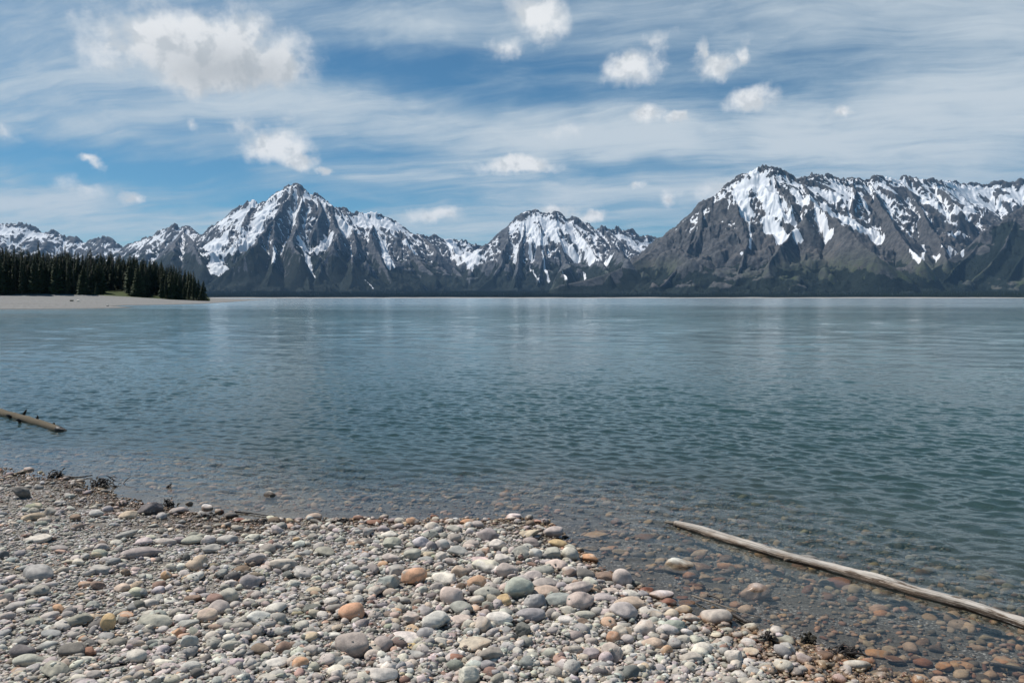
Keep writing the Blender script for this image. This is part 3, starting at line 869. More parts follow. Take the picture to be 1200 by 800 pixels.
o6 = (np.arange(n) * 6)[:, None, None]
fa = np.array([[0, 1, 5], [1, 2, 5], [2, 3, 5], [3, 4, 5], [4, 0, 5]])[None] + o6
me = np_mesh('far_wood', V, fa.reshape(-1, 3), smooth=False)
mat_far, nt, out = new_mat('far_wood')
geo = nt.node('ShaderNodeNewGeometry')
principled(nt, out, nt.mix(nt.noise(geo.outputs['Position'], .02, 3), (.010, .018, .012), (.034, .050, .026)), .9, None, .2)
tag(mesh_obj('far_wood', me, mat_far), 'dark conifer woods along the far shore and the mountain feet', 'woods', kind='stuff')

# ================================================================== GRAVEL SPIT on the left
SP = np.array([tuple(at_z(a, b)[:2]) for a, b in [(-260, 364), (-100, 362.6), (0, 362.4), (60, 362), (110, 361.5), (148, 360.9), (158, 360.3), (146, 359.5), (134, 358.6),
                                                   (150, 357.6), (200, 356.9), (238, 355.8), (268, 354.0), (293, 352.1)]] + [(-190, 600), (-260, 640), (-420, 640), (-500, 400), (-420, 160)])


def spit_sd(x, y):
    d = np.full(x.shape, 1e12); ins = np.zeros(x.shape, bool)
    for a, b in zip(SP, np.roll(SP, -1, 0)):
        e = b - a
        t = np.clip(((x - a[0]) * e[0] + (y - a[1]) * e[1]) / (e @ e), 0, 1)
        d = np.minimum(d, (x - a[0] - t * e[0]) ** 2 + (y - a[1] - t * e[1]) ** 2)
        cr = ((a[1] > y) != (b[1] > y))
        xx = a[0] + (y - a[1]) / np.where(abs(b[1] - a[1]) < 1e-9, 1e-9, b[1] - a[1]) * e[0]
        ins ^= cr & (x < xx)
    return np.where(ins, 1, -1) * np.sqrt(d)


WOODS_D = [(-60, 322), (0, 322), (60, 325), (118, 330), (122, 352), (150, 354), (156, 330), (172, 333), (178, 346), (192, 346), (196, 332), (243, 325)]   # px, depth of the front of the wood


def wood_front(x, y):
    return np.interp(600 + F * x / y, [a for a, _ in WOODS_D], [b for _, b in WOODS_D])


def spit_z(x, y):
    s = spit_sd(x, y)
    z = np.where(s > 0, 3.5 * (1 - np.exp(-np.maximum(s, 0) / 62.0)), 0.05 * s)
    px = 600 + F * x / y
    back = sstep(y - 318, 0, 5) * sstep(px, 252, 240)
    z = z + back * 1.0 * sstep(s, 15, 60) + sstep(y, 322, 352) * (sstep(px, 112, 124) * sstep(px, 160, 148) * 2.2 + sstep(px, 172, 180) * sstep(px, 200, 192) * 1.3)
    return np.maximum(z + (fbm(x / 9, y / 9, 3, 170) - .5) * 0.35 * sstep(s, 1, 12), -3.0)


sx = np.linspace(-430, -50, 330); sy = np.concatenate([np.linspace(104, 260, 220), np.linspace(261, 640, 200)])
SX, SY = np.meshgrid(sx, sy)
SZ = spit_z(SX, SY)
mat_spit, nt, out = new_mat('spit_gravel')
geo = nt.node('ShaderNodeNewGeometry'); pos = geo.outputs['Position']
z_ = nt.sep(pos)[2]
n1 = nt.noise(pos, .35, 6, .65); n2 = nt.noise(pos, 2.2, 5, .65)
col = nt.mix(nt.step(n2, .3, .7), (.152, .149, .142), (.305, .30, .286))
col = nt.mix(nt.step(n1, .48, .7), col, (.225, .217, .203))
lines = nt.noise(nt.comb(nt.math('MULTIPLY', nt.sep(pos)[0], .02), 0, nt.math('MULTIPLY', z_, 5.0)), 1.0, 3)
col = nt.mix(nt.math('MULTIPLY', nt.step(lines, .5, .7), .4), col, (.135, .129, .119))
wetb = nt.step(z_, .0, .10, 1, 0)
col = nt.mix(wetb, col, (.08, .075, .066))
ga = nt.node('ShaderNodeAttribute', attribute_name='turf')
col = nt.mix(nt.step(nt.math('ADD', ga.outputs['Fac'], nt.math('MULTIPLY_ADD', n1, .8, -.4)), .4, .6), col, nt.mix(n2, (.036, .052, .018), (.085, .105, .040)))
principled(nt, out, col, .95, nt.bump(n2, .6, .25), .2)
me = np_mesh('spit', np.stack([SX, SY, SZ], -1).reshape(-1, 3), grid_faces(*SX.shape))
at = me.attributes.new('turf', 'FLOAT', 'POINT')
at.data.foreach_set('value', (sstep(SY, 321, 325) * sstep(600 + F * SX / SY, 250, 242)).ravel().astype(np.float32))
tag(mesh_obj('spit', me, mat_spit), 'pale gravel spit reaching out from the left, wooded behind', kind='structure')

# ------------------------------------------------------------------ conifers on the spit: prototypes, then copies
mat_needle, nt, out = new_mat('needles')
geo = nt.node('ShaderNodeNewGeometry'); oi = nt.node('ShaderNodeObjectInfo')
n1 = nt.noise(geo.outputs['Position'], 1.3, 4, .6)
ndl = nt.mix(nt.step(n1, .3, .7), (.016, .028, .013), (.050, .074, .030))
ndl = nt.mix(nt.math('MULTIPLY', oi.outputs['Random'], .45), ndl, (.068, .078, .030))
pb = principled(nt, out, ndl, .75, None, .25)
mat_bark, nt, out = new_mat('conifer_bark')
geo = nt.node('ShaderNodeNewGeometry')
principled(nt, out, nt.mix(nt.noise(geo.outputs['Position'], 4, 4), (.07, .055, .045), (.17, .145, .12)), .9)
mat_dead, nt, out = new_mat('dead_wood')
geo = nt.node('ShaderNodeNewGeometry')
principled(nt, out, nt.mix(nt.noise(geo.outputs['Position'], 4, 4), (.16, .15, .14), (.30, .28, .26)), .9)


def tube(pts, radii, sides=7):
    P = np.array(pts, dtype=float); n = len(P)
    T = np.gradient(P, axis=0); T /= np.linalg.norm(T, axis=1)[:, None] + 1e-9
    ref = np.array([0, 0, 1.0]) if abs(T[0][2]) < .9 else np.array([1.0, 0, 0])
    U = np.cross(T, ref); U /= np.linalg.norm(U, axis=1)[:, None] + 1e-9
    Vv = np.cross(T, U)
    a = np.linspace(0, 2 * np.pi, sides, endpoint=False)
    R = np.array(radii, dtype=float)
    if R.ndim == 1: R = np.repeat(R[:, None], sides, 1)
    ring = P[:, None] + R[:, :, None] * (np.cos(a)[None, :, None] * U[:, None] + np.sin(a)[None, :, None] * Vv[:, None])
    V = ring.reshape(-1, 3)
    i = np.arange(n * sides).reshape(n, sides)
    f = np.stack([i[:-1], np.roll(i, -1, 1)[:-1], np.roll(i, -1, 1)[1:], i[1:]], -1).reshape(-1, 4)
    V = np.concatenate([V, P[:1], P[-1:]])
    c0, c1 = n * sides, n * sides + 1
    f0 = np.stack([np.full(sides, c0), np.roll(i[0], -1), i[0], i[0]], -1)
    f1 = np.stack([np.full(sides, c1), i[-1], np.roll(i[-1], -1), np.roll(i[-1], -1)], -1)
    return V, f, f0, f1


def tube_mesh(name, pts, radii, sides=7, smooth=True):
    V, f, f0, f1 = tube(pts, radii, sides)
    bm = bmesh.new()
    vs = [bm.verts.new(v) for v in V]
    for q in f: bm.faces.new([vs[i] for i in q])
    for q in list(f0) + list(f1): bm.faces.new([vs[i] for i in q[:3]])
    for fc in bm.faces: fc.smooth = smooth
    me = bpy.data.meshes.new(name); bm.to_mesh(me); bm.free()
    return me


def crown_mesh(seed, width, bare, ragged):
    r = np.random.default_rng(seed)
    V = []; Fc = []
    lean = r.normal(0, .012, 2)
    nb = 420
    for k in range(nb):
        t = bare + (1 - bare) * (k / nb) ** .92
        env = width * (1 - (t - bare) / (1 - bare)) ** .68 * (1.0 if t > bare + .07 else .75)
        ln = max(.010, env * r.uniform(.55, 1.12) * (1 - ragged * (r.random() < .25)))
        a = r.uniform(0, 2 * np.pi); droop = r.uniform(-.55, -.05) + .5 * t
        d = np.array([np.cos(a), np.sin(a), droop]); d /= np.linalg.norm(d)
        s = np.array([-np.sin(a), np.cos(a), 0]); o = np.array([lean[0] * t, lean[1] * t, t])
        w = ln * r.uniform(.22, .38) + .004
        tipz = np.array([0, 0, .12 * ln])
        b0 = len(V)
        V += [o, o + d * ln * .45 + s * w + [0, 0, -.10 * ln], o + d * ln + tipz, o + d * ln * .45 - s * w + [0, 0, -.10 * ln], o + d * ln * .5 + [0, 0, .10 * ln],
              o + d * ln * .72 + s * w * .75 - [0, 0, .2 * ln], o + d * ln * .72 - s * w * .75 - [0, 0, .2 * ln]]
        Fc += [[b0, b0 + 1, b0 + 4], [b0 + 1, b0 + 2, b0 + 4], [b0 + 2, b0 + 3, b0 + 4], [b0 + 3, b0, b0 + 4], [b0 + 1, b0 + 5, b0 + 2], [b0 + 3, b0 + 2, b0 + 6]]
    me = np_mesh('crown', np.array(V), np.array(Fc), smooth=False)
    return me


PROTO = []
for s_, (wd, bare, rag) in enumerate([(.125, .06, .3), (.105, .10, .5), (.15, .05, .3), (.095, .16, .6), (.135, .08, .5), (.085, .05, .4), (.17, .04, .3)]):
    cm = crown_mesh(200 + s_, wd, bare, rag); cm.materials.append(mat_needle)
    tm = tube_mesh('trunk', [(0, 0, -.04), (0, 0, .3), (0, 0, .7), (0, 0, .99)], [.014, .011, .006, .001], 6); tm.materials.append(mat_bark)
    PROTO.append((cm, tm, wd))


def put_tree(px, D, top_py, proto, label, group, hmax=None):
    x = (px - 600) / F * D * 1.0
    y = D
    z = float(spit_z(np.array([x]), np.array([y]))[0])
    ztop = at_depth(px, top_py, D)[2]
    h = ztop - z
    if hmax: h = min(h, hmax)
    o = bpy.data.objects.new('conifer_tree', None)
    o.location = (x, y, z); o.rotation_euler = (0, 0, random.uniform(0, 6.28))
    wv = random.uniform(1.15, 1.75) * (20 / max(h, 8)) ** .25
    o.scale = (h * wv, h * wv, h)
    o.empty_display_size = .2
    link(o); tag(o, label, 'tree', group)
    for nm, me in (('crown', PROTO[proto][0]), ('trunk', PROTO[proto][1])):
        link(bpy.data.objects.new(nm, me), o)
    return o


SKY_TOP = [(-60, 289), (0, 290), (20, 289), (40, 292), (60, 293), (80, 295), (100, 296), (120, 297), (140, 299), (160, 300), (180, 305), (200, 309), (215, 313), (228, 317), (236, 323), (243, 331)]
SPIKES = [(4, 284, 'tall conifer spire at the left end of the wood, overtopping its neighbours'), (27, 287, 'slightly taller conifer near the left end of the dark wood'),
          (48, 282.5, 'tallest thin spire in the left half of the wood'), (79, 287, 'narrow spire between the two tallest thin spires of the wood'),
          (109, 290, 'pointed conifer standing up left of the grassy clearing'), (131, 292, 'conifer spire directly behind the grassy clearing'),
          (160, 299, 'pointed dark tree top right of the grassy clearing'), (191, 304, 'last tall spire before the wood slopes down to the point')]
tr_ = random.Random(5)
for px, py, lab in SPIKES:
    put_tree(px, 372 + tr_.uniform(-6, 6), py, tr_.choice([1, 3, 5]), lab, 'conifers of the dark wood on the spit')
used = []
n_tree = 0
for row, (dd, sp, drop) in enumerate([(0, 4.3, 9), (11, 4.5, 5), (23, 4.9, 2), (38, 5.4, 0)]):
    px = -46 + row * 2.3
    while px < 244:
        px += sp * tr_.uniform(.7, 1.35)
        if px > 243: break
        D = np.interp(px, [a for a, _ in WOODS_D], [b for _, b in WOODS_D]) + dd + tr_.uniform(-4, 5)
        clearing = 119 < px < 155 or 175 < px < 195
        t = np.interp(px, [a for a, _ in SKY_TOP], [b for _, b in SKY_TOP]) + drop * tr_.uniform(.3, 1.7) + tr_.uniform(-2.5, 3.5)
        if row == 0 and tr_.random() < .22: t += tr_.uniform(6, 16)
        if px > 232 and row > 1: continue
        side = 'left of the grassy clearing' if px < 119 else 'behind the grassy clearing' if px < 155 else 'right of the grassy clearing' if px < 225 else 'at the right end of the wood'
        pr = tr_.randrange(7)
        shp = 'broad' if PROTO[pr][2] > .12 else 'slim'
        line = 'front row' if row == 0 else 'second row' if row == 1 else 'rear'
        lab = f'{shp} dark conifer, {line}, {side}'
        put_tree(px, D, t, pr, lab, f'{shp} {line} conifers {side}')
        n_tree += 1
# two small lone saplings in the clearing
put_tree(113 + 1, 326, 331, 0, 'small bushy young conifer at the left edge of the grassy clearing', 'conifers of the dark wood on the spit')
put_tree(191, 326, 330, 2, 'small young conifer in front of the wood by the second grassy gap', 'conifers of the dark wood on the spit')
# undergrowth at the edge of the wood: low dark shrubs, too many to count
ur = np.random.default_rng(21)
V = []; Fc = []
for _ in range(2600):
    px = ur.uniform(-50, 244); 
    gap = 122 < px < 152 or 178 < px < 193
    D = np.interp(px, [a for a, _ in WOODS_D], [b for _, b in WOODS_D]) + ur.uniform(-2, 14) 
    x = (px - 600) / F * D; z = float(3.4)
    V.append((x, D, ur.uniform(.4, 1.5) * (.5 if gap else 1))); 
V = np.array(V); zb = spit_z(V[:, 0], V[:, 1])
tv = []; tf = []
for (x, y, s), z in zip(V, zb):
    for _ in range(6):
        a = ur.uniform(0, 6.28); c = np.array([x + ur.normal(0, .5) * s, y + ur.normal(0, .5) * s, z + abs(ur.normal(.4, .3)) * s])
        d = np.array([np.cos(a), np.sin(a), ur.uniform(-.2, .9)]) * s * .5; e = np.array([-np.sin(a), np.cos(a), ur.uniform(-.3, .3)]) * s * .3
        b = len(tv); tv += [c - d, c + e, c + d, c - e]; tf.append([b, b + 1, b + 2, b + 3])
me = np_mesh('undergrowth', np.array(tv), np.array(tf), smooth=False)
tag(mesh_obj('undergrowth', me, mat_needle), 'low dark undergrowth along the foot of the wood', 'undergrowth', kind='stuff')
print('spit', n_tree, round(time.time() - T0, 1))

# ================================================================== STONES
PAL = {'GR': ((.275, .270, .255), 'grey'), 'LG': ((.40, .39, .37), 'pale grey'), 'DG': ((.115, .118, .112), 'dark grey'), 'BG': ((.205, .235, .245), 'blue grey'),
       'GG': ((.27, .28, .245), 'greenish grey'), 'MV': ((.285, .235, .225), 'mauve'), 'PK': ((.40, .30, .265), 'pink'), 'TN': ((.39, .31, .23), 'tan'),
       'OR': ((.44, .24, .115), 'orange'), 'OC': ((.47, .315, .12), 'ochre'), 'BR': ((.19, .125, .09), 'brown'), 'RB': ((.25, .105, .065), 'red brown'),
       'CR': ((.44, .395, .32), 'cream'), 'WH': ((.50, .48, .43), 'white'), 'OL': ((.255, .235, .165), 'olive'), 'BE': ((.375, .33, .27), 'beige')}
for _k, (_c, _n) in list(PAL.items()):
    _g = sum(_c) / 3
    _q = .34 if _k in ('OR', 'OC', 'RB', 'BR', 'TN') else .62
    PAL[_k] = (tuple((v + (_g - v) * _q) * 1.50 * _w for v, _w in zip(_c, (1.065, 1.0, .905))), _n)
SHP = {'o': 'rounded', 'f': 'flat', 'a': 'angular', 'b': 'blocky', 'l': 'long', 'w': 'wedge shaped', 'r': 'round'}
# every stone large enough to tell apart: centre, width, height in the photo, colour, shape
STONES = """
21,578,25,15,DG,w;174,596,28,17,DG,a;148,604,21,11,TN,o;42,631,32,10,CR,f;164,648,46,15,MV,l;42,672,38,20,GR,o;98,685,18,9,OR,o;37,606,26,10,TN,l;38,594,20,10,OL,o;57,599,16,10,GR,o;
87,607,14,9,BR,a;112,602,18,9,LG,o;115,668,24,11,GR,o;90,659,15,9,CR,o;68,643,18,9,GR,o;147,627,25,9,GG,l;167,635,20,10,LG,o;117,642,18,11,MV,a;193,636,26,8,PK,l;3,650,12,12,DG,o;146,671,11,10,BR,a;194,674,13,12,OR,a;113,686,18,10,BR,a;
315,577,16,9,DG,r;242,592,13,10,WH,a;257,598,12,6,RB,o;269,602,18,10,DG,a;212,598,16,9,GR,o;221,588,8,6,GR,a;367,606,19,11,TN,o;367,618,14,8,PK,o;320,610,15,9,BR,o;323,621,19,14,CR,a;279,609,14,5,RB,f;389,618,11,9,PK,o;
222,633,26,11,GR,o;247,643,21,11,GR,o;243,633,20,10,BG,o;265,633,24,11,GG,o;228,661,24,18,TN,r;312,643,19,13,OL,o;298,656,23,15,MV,o;331,662,33,15,PK,l;349,637,18,8,LG,o;354,672,29,13,GR,o;280,669,24,13,BR,a;379,647,26,11,GG,o;292,682,24,18,GR,o;268,685,20,11,LG,a;347,632,9,6,OC,o;258,673,16,12,GR,a;294,630,18,9,LG,o;277,619,14,8,PK,o;
438,612,18,7,RB,f;483,611,16,11,OR,o;509,604,10,6,RB,a;532,610,10,6,PK,o;548,612,18,9,OR,o;560,615,16,9,MV,o;601,604,20,10,WH,o;507,617,20,12,BE,o;505,626,19,12,GR,a;531,620,17,10,BE,o;520,627,10,12,GR,o;455,627,19,10,WH,o;431,624,14,12,MV,a;472,630,14,10,MV,o;459,637,24,16,MV,a;492,636,21,15,LG,a;506,640,13,13,GR,b;518,638,19,15,PK,o;532,631,17,12,MV,o;552,638,20,11,BE,o;572,628,25,18,MV,o;567,646,17,13,OR,a;583,639,21,14,CR,o;537,647,26,12,GG,o;483,650,21,13,GG,b;458,654,22,12,BE,o;502,649,15,7,TN,o;448,662,13,9,OR,r;436,667,18,13,MV,o;412,667,19,12,GR,o;464,669,20,14,GR,b;485,676,32,22,OR,o;453,684,27,19,BG,a;520,679,30,15,WH,o;512,690,20,15,MV,a;529,699,29,23,BE,r;538,670,19,14,TN,o;559,685,25,21,OR,a;540,689,14,13,BR,a;570,664,35,18,CR,a;571,697,32,19,MV,o;590,705,22,16,OC,a;588,656,19,13,LG,a;594,669,28,20,BE,o;562,656,23,8,PK,f;516,652,13,11,CR,b;527,658,16,9,MV,o;499,656,17,8,BG,o;496,691,12,14,LG,a;
649,625,24,14,PK,o;655,638,24,11,OC,o;669,649,20,17,CR,r;647,649,21,14,GG,b;628,649,16,18,LG,o;610,648,25,18,GR,a;623,635,23,11,MV,o;620,626,24,10,TN,a;652,662,27,14,CR,o;636,669,29,12,GG,o;624,675,23,12,PK,a;668,670,19,13,BE,r;687,674,24,15,DG,o;668,681,18,9,GR,o;639,685,32,15,MV,o;692,683,20,13,LG,o;709,677,22,14,BR,b;730,678,23,23,PK,r;677,690,38,15,PK,l;640,694,33,13,TN,o;608,691,36,27,GG,o;655,705,34,17,BG,o;681,706,38,24,BE,o;627,706,27,18,BG,a;709,701,29,13,GR,o;715,692,22,8,PK,f;741,697,23,10,LG,o;738,708,40,15,TN,l;692,652,20,11,OR,o;776,696,29,12,LG,a;783,706,23,10,RB,o;758,690,17,9,RB,o;766,665,13,10,TN,o;782,667,15,9,OL,o;799,657,36,12,LG,a;698,627,30,7,TN,f;717,643,18,9,OR,a;727,647,20,8,OL,f;679,642,11,9,GR,o;693,642,20,8,DG,f;756,631,27,7,BR,f;723,612,14,9,BR,o;
855,665,27,11,OR,o;888,683,36,18,LG,a;821,650,22,8,TN,o;800,647,18,8,GG,o;826,677,17,8,BE,o;819,666,32,6,BR,f;986,683,32,13,RB,o;975,688,13,5,CR,o;841,720,38,21,PK,o;802,715,22,12,OC,o;812,726,20,13,BR,o;788,720,18,13,TN,r;800,699,14,8,RB,o;806,706,20,8,BR,f;876,740,15,9,TN,o;880,746,12,7,LG,o;839,744,16,6,LG,f;918,748,28,13,GR,o;924,762,20,17,GR,a;878,754,18,11,LG,o;826,761,27,16,WH,o;862,773,24,20,LG,a;881,765,20,11,TN,a;811,771,28,14,PK,o;801,751,19,12,BE,o;792,736,28,22,GR,a;943,774,21,13,MV,o;920,782,24,16,BE,o;968,767,22,10,BR,f;1006,777,34,13,WH,l;1084,778,25,10,RB,o;1108,782,22,11,OR,o;1180,777,24,8,OR,o;1034,719,18,7,OR,o;1151,753,14,7,OL,o;1030,766,26,12,OR,o;1052,774,26,12,BR,o;1145,737,14,6,RB,o;
125,730,17,21,OC,b;144,721,20,8,OR,f;142,727,15,9,DG,a;91,727,27,17,OL,a;67,714,18,9,OR,w;55,723,22,11,MV,f;122,746,20,10,BG,f;97,750,15,11,OR,a;83,763,32,19,DG,o;22,765,33,18,DG,o;52,758,23,9,BG,o;34,775,42,18,GG,l;63,787,33,20,OL,a;57,777,24,13,GR,o;103,764,17,11,RB,a;58,743,23,9,BG,f;98,774,24,8,LG,f;158,755,21,12,MV,l;158,771,24,18,BE,o;178,730,42,19,GR,o;187,738,18,9,LG,o;15,711,26,10,GR,o;34,708,16,10,GG,o;43,693,24,13,MV,o;7,702,18,12,DG,a;108,710,17,11,BG,a;164,695,16,11,BG,o;146,698,22,9,LG,l;173,708,20,11,PK,o;190,778,25,14,WH,a;107,791,20,11,MV,o;167,791,17,11,TN,o;91,795,19,10,CR,o;142,689,18,11,TN,o;
241,723,25,19,TN,r;250,703,20,14,BR,r;253,714,25,18,MV,r;266,699,23,18,BE,o;206,741,13,16,OR,w;301,725,29,17,LG,o;281,735,29,11,MV,l;262,744,20,12,CR,o;270,757,26,13,GG,l;221,752,20,18,LG,a;219,733,24,13,GR,o;289,745,22,11,BG,o;304,762,25,14,BR,o;331,760,20,16,BR,r;276,778,19,13,MV,o;222,782,23,13,CR,o;268,793,32,20,GR,a;351,779,21,19,OR,r;364,745,23,10,TN,o;348,758,15,11,BG,o;354,754,13,7,BG,f;360,763,22,13,PK,o;387,705,17,10,CR,o;367,692,20,9,TN,o;322,713,25,12,LG,o;365,715,23,13,DG,a;322,778,30,14,LG,o;312,796,26,12,BE,o;395,790,16,18,CR,a;392,776,18,14,BG,a;357,735,15,8,MV,o;392,737,18,7,TN,o;391,745,18,8,CR,o;224,702,20,10,BR,a;229,790,15,13,DG,b;292,706,16,11,CR,o;
412,757,44,30,MV,o;409,719,32,23,OR,r;447,756,25,19,MV,r;437,769,22,17,BE,r;445,792,42,22,BE,o;462,717,18,9,OR,o;473,704,16,9,GR,o;540,714,29,17,BG,o;510,729,36,22,CR,a;502,711,13,11,TN,a;566,734,21,20,PK,r;585,726,34,18,WH,a;539,728,26,13,PK,b;477,747,37,14,CR,f;555,755,42,16,PK,f;574,768,32,19,OL,o;572,782,20,15,BG,o;533,772,20,13,RB,o;488,768,25,12,GR,w;550,793,27,22,CR,a;588,787,13,14,GR,r;594,780,12,10,MV,o;481,725,20,13,PK,b;461,731,16,12,TN,b;517,753,19,12,CR,o;484,757,19,8,OC,f;549,741,17,11,BG,a;488,778,20,9,PK,f;478,795,14,12,CR,a;
621,721,35,17,BG,o;613,739,18,15,DG,b;646,720,15,13,MV,a;665,716,20,12,BE,o;664,729,21,12,CR,o;686,721,27,11,BE,l;683,732,19,14,BR,a;710,719,20,10,PK,o;733,719,36,22,BE,o;764,719,28,14,LG,o;757,737,25,19,TN,o;719,748,17,15,OR,o;727,741,18,15,BE,o;718,766,28,22,PK,a;739,789,30,18,DG,o;693,767,20,15,MV,o;765,755,27,16,TN,o;782,763,15,13,OR,a;782,740,30,18,LG,o;625,765,34,13,GR,l;663,740,26,13,DG,a;685,750,26,13,PK,a;618,746,16,10,MV,o;767,788,24,15,BE,o
"""
ST = []
for part in STONES.replace('\n', '').split(';'):
    if part.strip():
        a = part.split(',')
        ST.append((float(a[0]), float(a[1]), float(a[2]), float(a[3]), a[4].strip(), a[5].strip()))
ST = ST[:300]

mat_stone, nt, out = new_mat('stone')
pos, wet, rgh = wet_nodes(nt, 0.006, 0.042)
A = nt.node('ShaderNodeAttribute', attribute_name='tint'); tint = A.outputs['Color']
B = nt.node('ShaderNodeAttribute', attribute_name='mark'); mk = nt.sep(B.outputs['Color'])
tcx = nt.node('ShaderNodeTexCoord')
n1 = nt.noise(pos, 26.0, 5, .6); n2 = nt.noise(pos, 150.0, 3, .6); n3 = nt.noise(pos, 9.0, 4, .55, dist=.6)
col = nt.mix(nt.step(n3, .50, .66), tint, B.outputs['Color'])
col = nt.mix(1.0, col, nt.mix(nt.step(n1, .28, .72), (.74, .74, .75), (1.22, 1.2, 1.17)), 'MULTIPLY')
col = nt.mix(nt.math('MULTIPLY', nt.step(n2, .56, .70), .35), col, (.10, .095, .09))
col = nt.mix(nt.math('MULTIPLY', nt.step(n2, .40, .30), .25), col, (.62, .60, .56))
wcol = nt.mix(1.0, col, (.56, .42, .31), 'MULTIPLY')
col = nt.mix(wet, col, wcol)
principled(nt, out, col, rgh, nt.bump(nt.math('ADD', nt.math('MULTIPLY', n1, .6), nt.math('MULTIPLY', n2, .25)), .55, .012), .35)

_ico = {}


def ico(sub):
    if sub not in _ico:
        bm = bmesh.new(); bmesh.ops.create_icosphere(bm, subdivisions=sub, radius=1)
        bm.verts.ensure_lookup_table()
        v = np.array([x.co[:] for x in bm.verts]); f = np.array([[q.index for q in t.verts] for t in bm.faces])
        bm.free(); v /= np.linalg.norm(v, axis=1)[:, None]
        _ico[sub] = (v, f)
    return _ico[sub]


def stone_shape(r, sub, kind):
    """unit stone: a ball worn down by planes; few sharp planes = angular, many soft ones = cobble"""
    v, f = ico(sub)
    npl, p, lo = {'a': (8, 28, .60), 'w': (8, 30, .6), 'b': (8, 24, .70), 'o': (10, 11, .72), 'r': (16, 7, .90), 'f': (11, 12, .76), 'l': (12, 8, .80)}[kind]
    nrm = r.normal(size=(npl, 3)); nrm /= np.linalg.norm(nrm, axis=1)[:, None]
    if kind == 'b':
        nrm[:6] = np.array([[1, 0, 0], [-1, 0, 0], [0, 1, 0], [0, -1, 0], [0, 0, 1], [0, 0, -1]]) + r.normal(0, .14, (6, 3)); nrm /= np.linalg.norm(nrm, axis=1)[:, None]
    d = r.uniform(lo, 1.02, npl)
    q = np.maximum(v @ nrm.T, 0) / d
    rad = (np.sum(q ** p, 1) + 1.0 / 1.06 ** p) ** (-1.0 / p)
    # low bumps
    for _ in range(3):
        k = r.normal(size=3) * 2.2
        rad *= 1 + .035 * np.sin(v @ k + r.uniform(0, 6.28))
    if kind in 'abw':
        for _ in range(5):
            k = r.normal(size=3) * 7
            rad *= 1 + .012 * np.sin(v @ k + r.uniform(0, 6.28))
    P = v * rad[:, None]
    if kind == 'w':
        P[:, 2] *= 0.55 + 0.45 * P[:, 0]
    # fill the unit box
    P -= (P.max(0) + P.min(0)) / 2
    P /= (P.max(0) - P.min(0)) / 2
    return P, f


sr = np.random.default_rng(31)
CELL = 0.012
HX0, HX1, HY0, HY1 = -9.0, 4.2, 2.2, 11.0
hx = np.arange(HX0, HX1, CELL); hy = np.arange(HY0, HY1, CELL)
HGX, HGY = np.meshgrid(hx, hy)
sub_ = slice(None, None, 4)
hg = ground_z(HGX[sub_, sub_], HGY[sub_, sub_])
HT0 = np.kron(hg, np.ones((4, 4)))[:len(hy), :len(hx)]
HMAP = HT0.copy()
BIG = np.zeros_like(HMAP, dtype=bool)


def window(x, y, r):
    i0 = max(0, int((y - r - HY0) / CELL)); i1 = min(len(hy), int((y + r - HY0) / CELL) + 2)
    j0 = max(0, int((x - r - HX0) / CELL)); j1 = min(len(hx), int((x + r - HX0) / CELL) + 2)
    return i0, i1, j0, j1


def stamp(x, y, a, b, yaw, zc, c, big):
    i0, i1, j0, j1 = window(x, y, max(a, b))
    if i1 <= i0 or j1 <= j0: return
    X = HGX[i0:i1, j0:j1] - x; Y = HGY[i0:i1, j0:j1] - y
    u = (X * math.cos(yaw) + Y * math.sin(yaw)) / a; v = (-X * math.sin(yaw) + Y * math.cos(yaw)) / b
    q = 1 - u * u - v * v
    m = q > 0
    t = zc + c * np.sqrt(np.maximum(q, 0))
    h = HMAP[i0:i1, j0:j1]
    np.maximum(h, np.where(m, t, -9), out=h)
    if big: BIG[i0:i1, j0:j1] |= q > 0.12


SUNK = {(766, 665), (782, 667), (698, 627), (717, 643), (727, 647), (693, 642), (756, 631), (723, 612), (855, 665), (821, 650), (800, 647), (826, 677), (819, 666), (986, 683), (975, 688),
        (1034, 719), (1151, 753), (1030, 766), (1052, 774), (1145, 737), (1084, 778), (1108, 782), (1180, 777), (800, 699), (806, 706)}
INFO = []
for n, (px, py, w, h, c, s) in enumerate(ST):
    g = ground_hit(px, py + h * .38)
    D = g[1]
    ray_ang = math.atan2(EYE - g[2], math.hypot(g[0], g[1]))
    a = w / 2 / F * D * 1.02
    hm = h / 2 / F * D
    ratio = {'o': .72, 'r': .92, 'f': .80, 'a': .75, 'b': .85, 'l': .42, 'w': .62}[s]
    b = a * ratio
    c2 = (hm ** 2 - (b * math.sin(ray_ang)) ** 2) / math.cos(ray_ang) ** 2
    cz = math.sqrt(max(c2, 0)) if c2 > 0 else 0
    lo = {'f': .22, 'l': .30, 'w': .45}.get(s, .38)
    cz = min(max(cz, lo * a), a * (1.25 if s in 'br' else .95))
    x = g[0]; y = g[1] + b * .55
    zg = float(ground_z(np.array([x]), np.array([y]))[0])
    if (px, py) in SUNK:                      # wholly under water
        cz = min(cz, max(.16 * a, (-.010 - zg) / 1.7))
    elif zg < -.004:                          # stands on the bed and breaks the surface
        g = at_z(px, py + h * .42, 0.0)
        a = w / 2 / F * g[1] * 1.05; b = a * ratio
        x, y = g[0], g[1] + b * .5
        zg = float(ground_z(np.array([x]), np.array([y]))[0])
        up_ = max(.26 * a, min(h / F * g[1] * .60, .8 * a))
        if (px, py) == (888, 683): up_ = .25 * a
        cz = (up_ - min(zg, 0)) / 2 / .85
        cz = max(cz, .24 * a)
    INFO.append([x, y, zg, a, b, cz, w, h, c, s, px, py])

